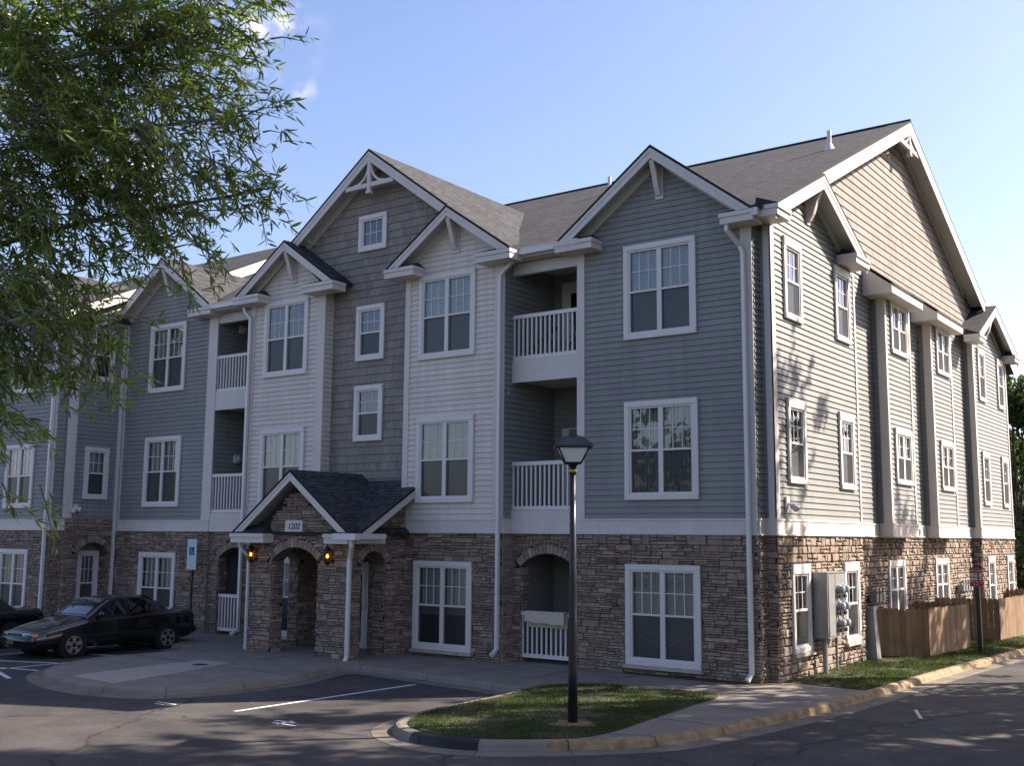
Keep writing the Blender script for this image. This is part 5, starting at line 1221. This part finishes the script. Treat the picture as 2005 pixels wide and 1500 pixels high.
# the willow oak hanging in at the upper left
OAK = empty('willow_oak', (1.3, -19.3, -.1), 'willow oak with long narrow leaves hanging in at the upper left', 'tree')
BL = [(2.71, -18.38, 5.77, 0.59), (3.12, -18.14, 5.81, 0.51), (3.45, -17.85, 5.84, 0.45), (3.79, -17.7, 5.77, 0.31), (4.02, -17.64, 5.6, 0.19), (2.9, -18.26, 5.22, 0.54), (3.33, -18.0, 5.27, 0.46), (3.73, -17.81, 5.29, 0.33), (4.05, -17.72, 5.25, 0.18), (4.18, -17.61, 5.34, 0.1), (2.87, -18.39, 4.67, 0.49), (3.26, -18.15, 4.72, 0.48), (3.68, -17.95, 4.82, 0.38), (4.03, -17.82, 4.8, 0.27), (4.17, -17.67, 4.83, 0.16), (4.27, -17.54, 4.81, 0.08), (4.16, -17.72, 4.56, 0.15), (3.91, -17.83, 4.48, 0.18), (3.7, -18.11, 4.45, 0.21), (3.23, -18.37, 4.2, 0.34), (3.68, -18.34, 4.01, 0.22), (3.77, -18.17, 3.95, 0.12), (3.52, -18.52, 3.76, 0.25), (3.64, -18.32, 3.74, 0.17), (3.72, -18.18, 3.69, 0.12), (3.47, -18.55, 3.49, 0.12), (3.65, -18.25, 3.51, 0.07), (3.66, -18.21, 3.38, 0.05), (3.95, -18.02, 4.24, 0.1), (3.44, -18.53, 3.07, 0.07), (3.52, -18.4, 3.04, 0.06), (3.48, -18.49, 3.36, 0.07), (3.29, -18.56, 3.91, 0.33), (4.26, -17.61, 4.59, 0.06), (4.18, -17.55, 5.75, 0.07), (4.2, -17.6, 5.08, 0.08), (3.62, -18.41, 3.93, 0.17), (3.51, -18.5, 3.6, 0.13), (3.85, -17.75, 6.37, 0.5), (3.0, -18.86, 3.76, 0.42)]
BIG = [(2.13, -18.89, 6.3, 1.42), (3.13, -18.2, 6.56, 0.82), (2.24, -18.77, 5.05, 0.87), (0.78, -19.05, 5.96, 1.6), (1.74, -18.99, 7.76, 1.76), (2.89, -18.13, 7.86, 1.31), (-0.6, -19.6, 6.6, 1.9), (0.9, -20.6, 7.6, 2.0), (1.0, -19.0, 9.4, 1.8), (-0.2, -17.9, 7.9, 1.7)]
ctr = (1.3, -19.3, 5.6)
V1, F1, P1, O1, T1_ = crown(BL + [(3.55, -18.75, 3.5, .16), (3.75, -18.7, 3.42, .13), (3.35, -18.9, 3.42, .14), (3.05, -19.0, 3.45, .2)], 640, .19, 15, .078, .072, ctr, .5, gaps=True)
V2, F2, P2, O2, T2_ = crown(BIG, 11, .45, 18, .10, .085, ctr, .4)
V = np.concatenate([V1, V2]); F = np.concatenate([F1, F2 + len(V1)])
o = bpy.data.objects.new('crown', tri_mesh('crown', V, F, 'leaf')); COL.objects.link(o); o.parent = OAK; o.location = -Vector(OAK.location)
b = MB(); limb(b, [(1.3, -19.3, -.2), (1.25, -19.35, 2.0), (1.3, -19.25, 4.5), (1.0, -19.2, 7.5), (1.0, -19.0, 10.5)], .20, .05, 12); part('trunk', b, 'bark', OAK, smooth=True)
b = MB()
for a, m_, e in (((1.28, -19.28, 3.9), (2.4, -18.7, 5.3), (3.9, -17.75, 5.75)), ((1.28, -19.28, 3.6), (2.5, -18.6, 4.9), (4.15, -17.7, 5.2)), ((1.28, -19.28, 3.3), (2.6, -18.5, 4.4), (4.2, -17.6, 4.78)), ((1.28, -19.28, 3.1), (2.7, -18.7, 4.1), (3.9, -18.5, 3.7)), ((1.28, -19.28, 3.0), (2.7, -19.0, 4.1), (3.6, -18.8, 3.8)), ((1.2, -19.25, 5.2), (2.2, -18.8, 6.6), (3.1, -18.2, 7.3)), ((1.2, -19.3, 5.0), (.2, -19.5, 6.2), (-.8, -19.6, 6.9)), ((1.1, -19.2, 5.8), (.4, -18.4, 7.2), (-.2, -17.9, 8.1)), ((1.2, -19.3, 5.6), (1.0, -20.2, 6.9), (.9, -20.8, 7.8))):
    limb(b, [a, m_, e], .034, .006, 7)
for p, d_, l_ in zip(P1[::2], O1[::2], T1_[::2]): b.tube([tuple(p - d_ * l_ * .4), tuple(p), tuple(p + d_ * l_ * .9 - np.array([0, 0, .3 * l_]))], [.006, .004, .0015], 4, caps=False)
part('branches', b, 'bark', OAK)
TREE_N = [0]
def tree(name, label, base, h, r, n_blob, leaf, per, m, seed, group=None, trunk_r=.16, clear=.3, loose=.75):
    rs = np.random.default_rng(seed); x, y, z = base
    T_ = empty(name, base, label, 'tree', group)
    bl = []
    for i in range(n_blob):
        t = rs.uniform(clear, 1.0); rr = r * math.sin(math.pi * min(1, (t - clear) / (1 - clear) * .86 + .14)) ** .7; a = rs.uniform(0, 2 * math.pi); q = rs.uniform(.25, 1) ** .6 * rr
        bl.append((x + q * math.cos(a), y + q * math.sin(a), z + h * t - .12 * h * (q / max(r, .1)) * .5, r * rs.uniform(.16, .34)))
    Vt, Ft, Pt, Ot, Tt = crown(bl, per, leaf * 3.2, 12, leaf, .28, (x, y, z + h * .5), .3)
    o = bpy.data.objects.new('crown', tri_mesh('crown', Vt, Ft, m)); COL.objects.link(o); o.parent = T_; o.location = -Vector(base)
    b = MB(); limb(b, [(x, y, z - .2), (x + .1, y, z + h * .3), (x - .05, y + .1, z + h * .6), (x, y, z + h * .92)], trunk_r, .03, 9)
    for bx, by, bz, br in bl[::2]: limb(b, [(x, y, z + h * clear * .8 + (bz - z) * .25), ((x * .5 + bx * .5), (y * .5 + by * .5), z + (bz - z) * .72), (bx, by, bz)], trunk_r * .32, .012, 6)
    part('trunk', b, 'bark', T_)
    return T_
FARG = 'trees rising behind the far end of the building'
tree('broadleaf_tree', 'dark green tree rising behind the far corner of the building', (-2.2, 33.5, -.2), 9.6, 3.4, 44, .26, 20, 'leaf3', 21, FARG, clear=.08)
tree('broadleaf_tree', 'low bushy tree beyond the end of the sunlit fence', (.6, 30.5, -.2), 5.2, 2.6, 34, .22, 26, 'leaf3', 22, FARG, clear=.05)
tree('broadleaf_tree', 'taller distant tree at the right edge beyond the street', (2.6, 42, -.2), 10.5, 4.4, 48, .28, 16, 'leaf3', 23, FARG, clear=.08)
tree('broadleaf_tree', 'dense rounded dark tree filling the gap behind the rear corner above the fence', (-3.6, 36.5, -.2), 7.8, 3.0, 60, .24, 24, 'leaf3', 24, FARG, clear=.03)
STG = 'street trees across the side street'
for i, (x, y, h, r, nb, lf, per, lab) in enumerate(((10.7, 1.6, 19.0, 4.3, 64, .22, 6.5, 'tall street tree across the side street opposite the corner'), (8.9, 9.9, 17.0, 2.6, 30, .22, 2.2, 'tallest street tree across the side street opposite the meter cabinet'), (13.4, -5.4, 17.0, 4.8, 66, .22, 9, 'street tree nearest the camera across the side street'), (9.0, 17.0, 13.6, 2.9, 40, .22, 8.0, 'street tree across the side street opposite the near fence'), (13.5, 7.0, 16.5, 4.3, 54, .24, 7, 'street tree standing further back from the side street'), (10.4, -2.6, 12.5, 3.2, 56, .17, 15, 'slim street tree beside the kerb of the side street'), (8.7, 6.1, 16.3, 2.6, 50, .20, 11, 'narrow upright street tree closest to the kerb opposite the corner'))):
    tree('street_tree', lab, (x, y, -.2), h, r, nb, lf, per, 'leaf2', 40 + i, STG, trunk_r=.2)
LOT = 'trees across the car park behind the camera'
for i, (x, y, h, r, lab) in enumerate(((-13, -44, 13, 5.5, 'broad tree across the car park, reflected in the windows'), (-2, -48, 15, 6, 'tallest tree across the car park'), (-26, -40, 12, 5, 'leftmost tree across the car park'))):
    tree('shade_tree', lab, (x, y, -.2), h, r, 34, .5, 1.2, 'leaf3', 60 + i, LOT, clear=.12)
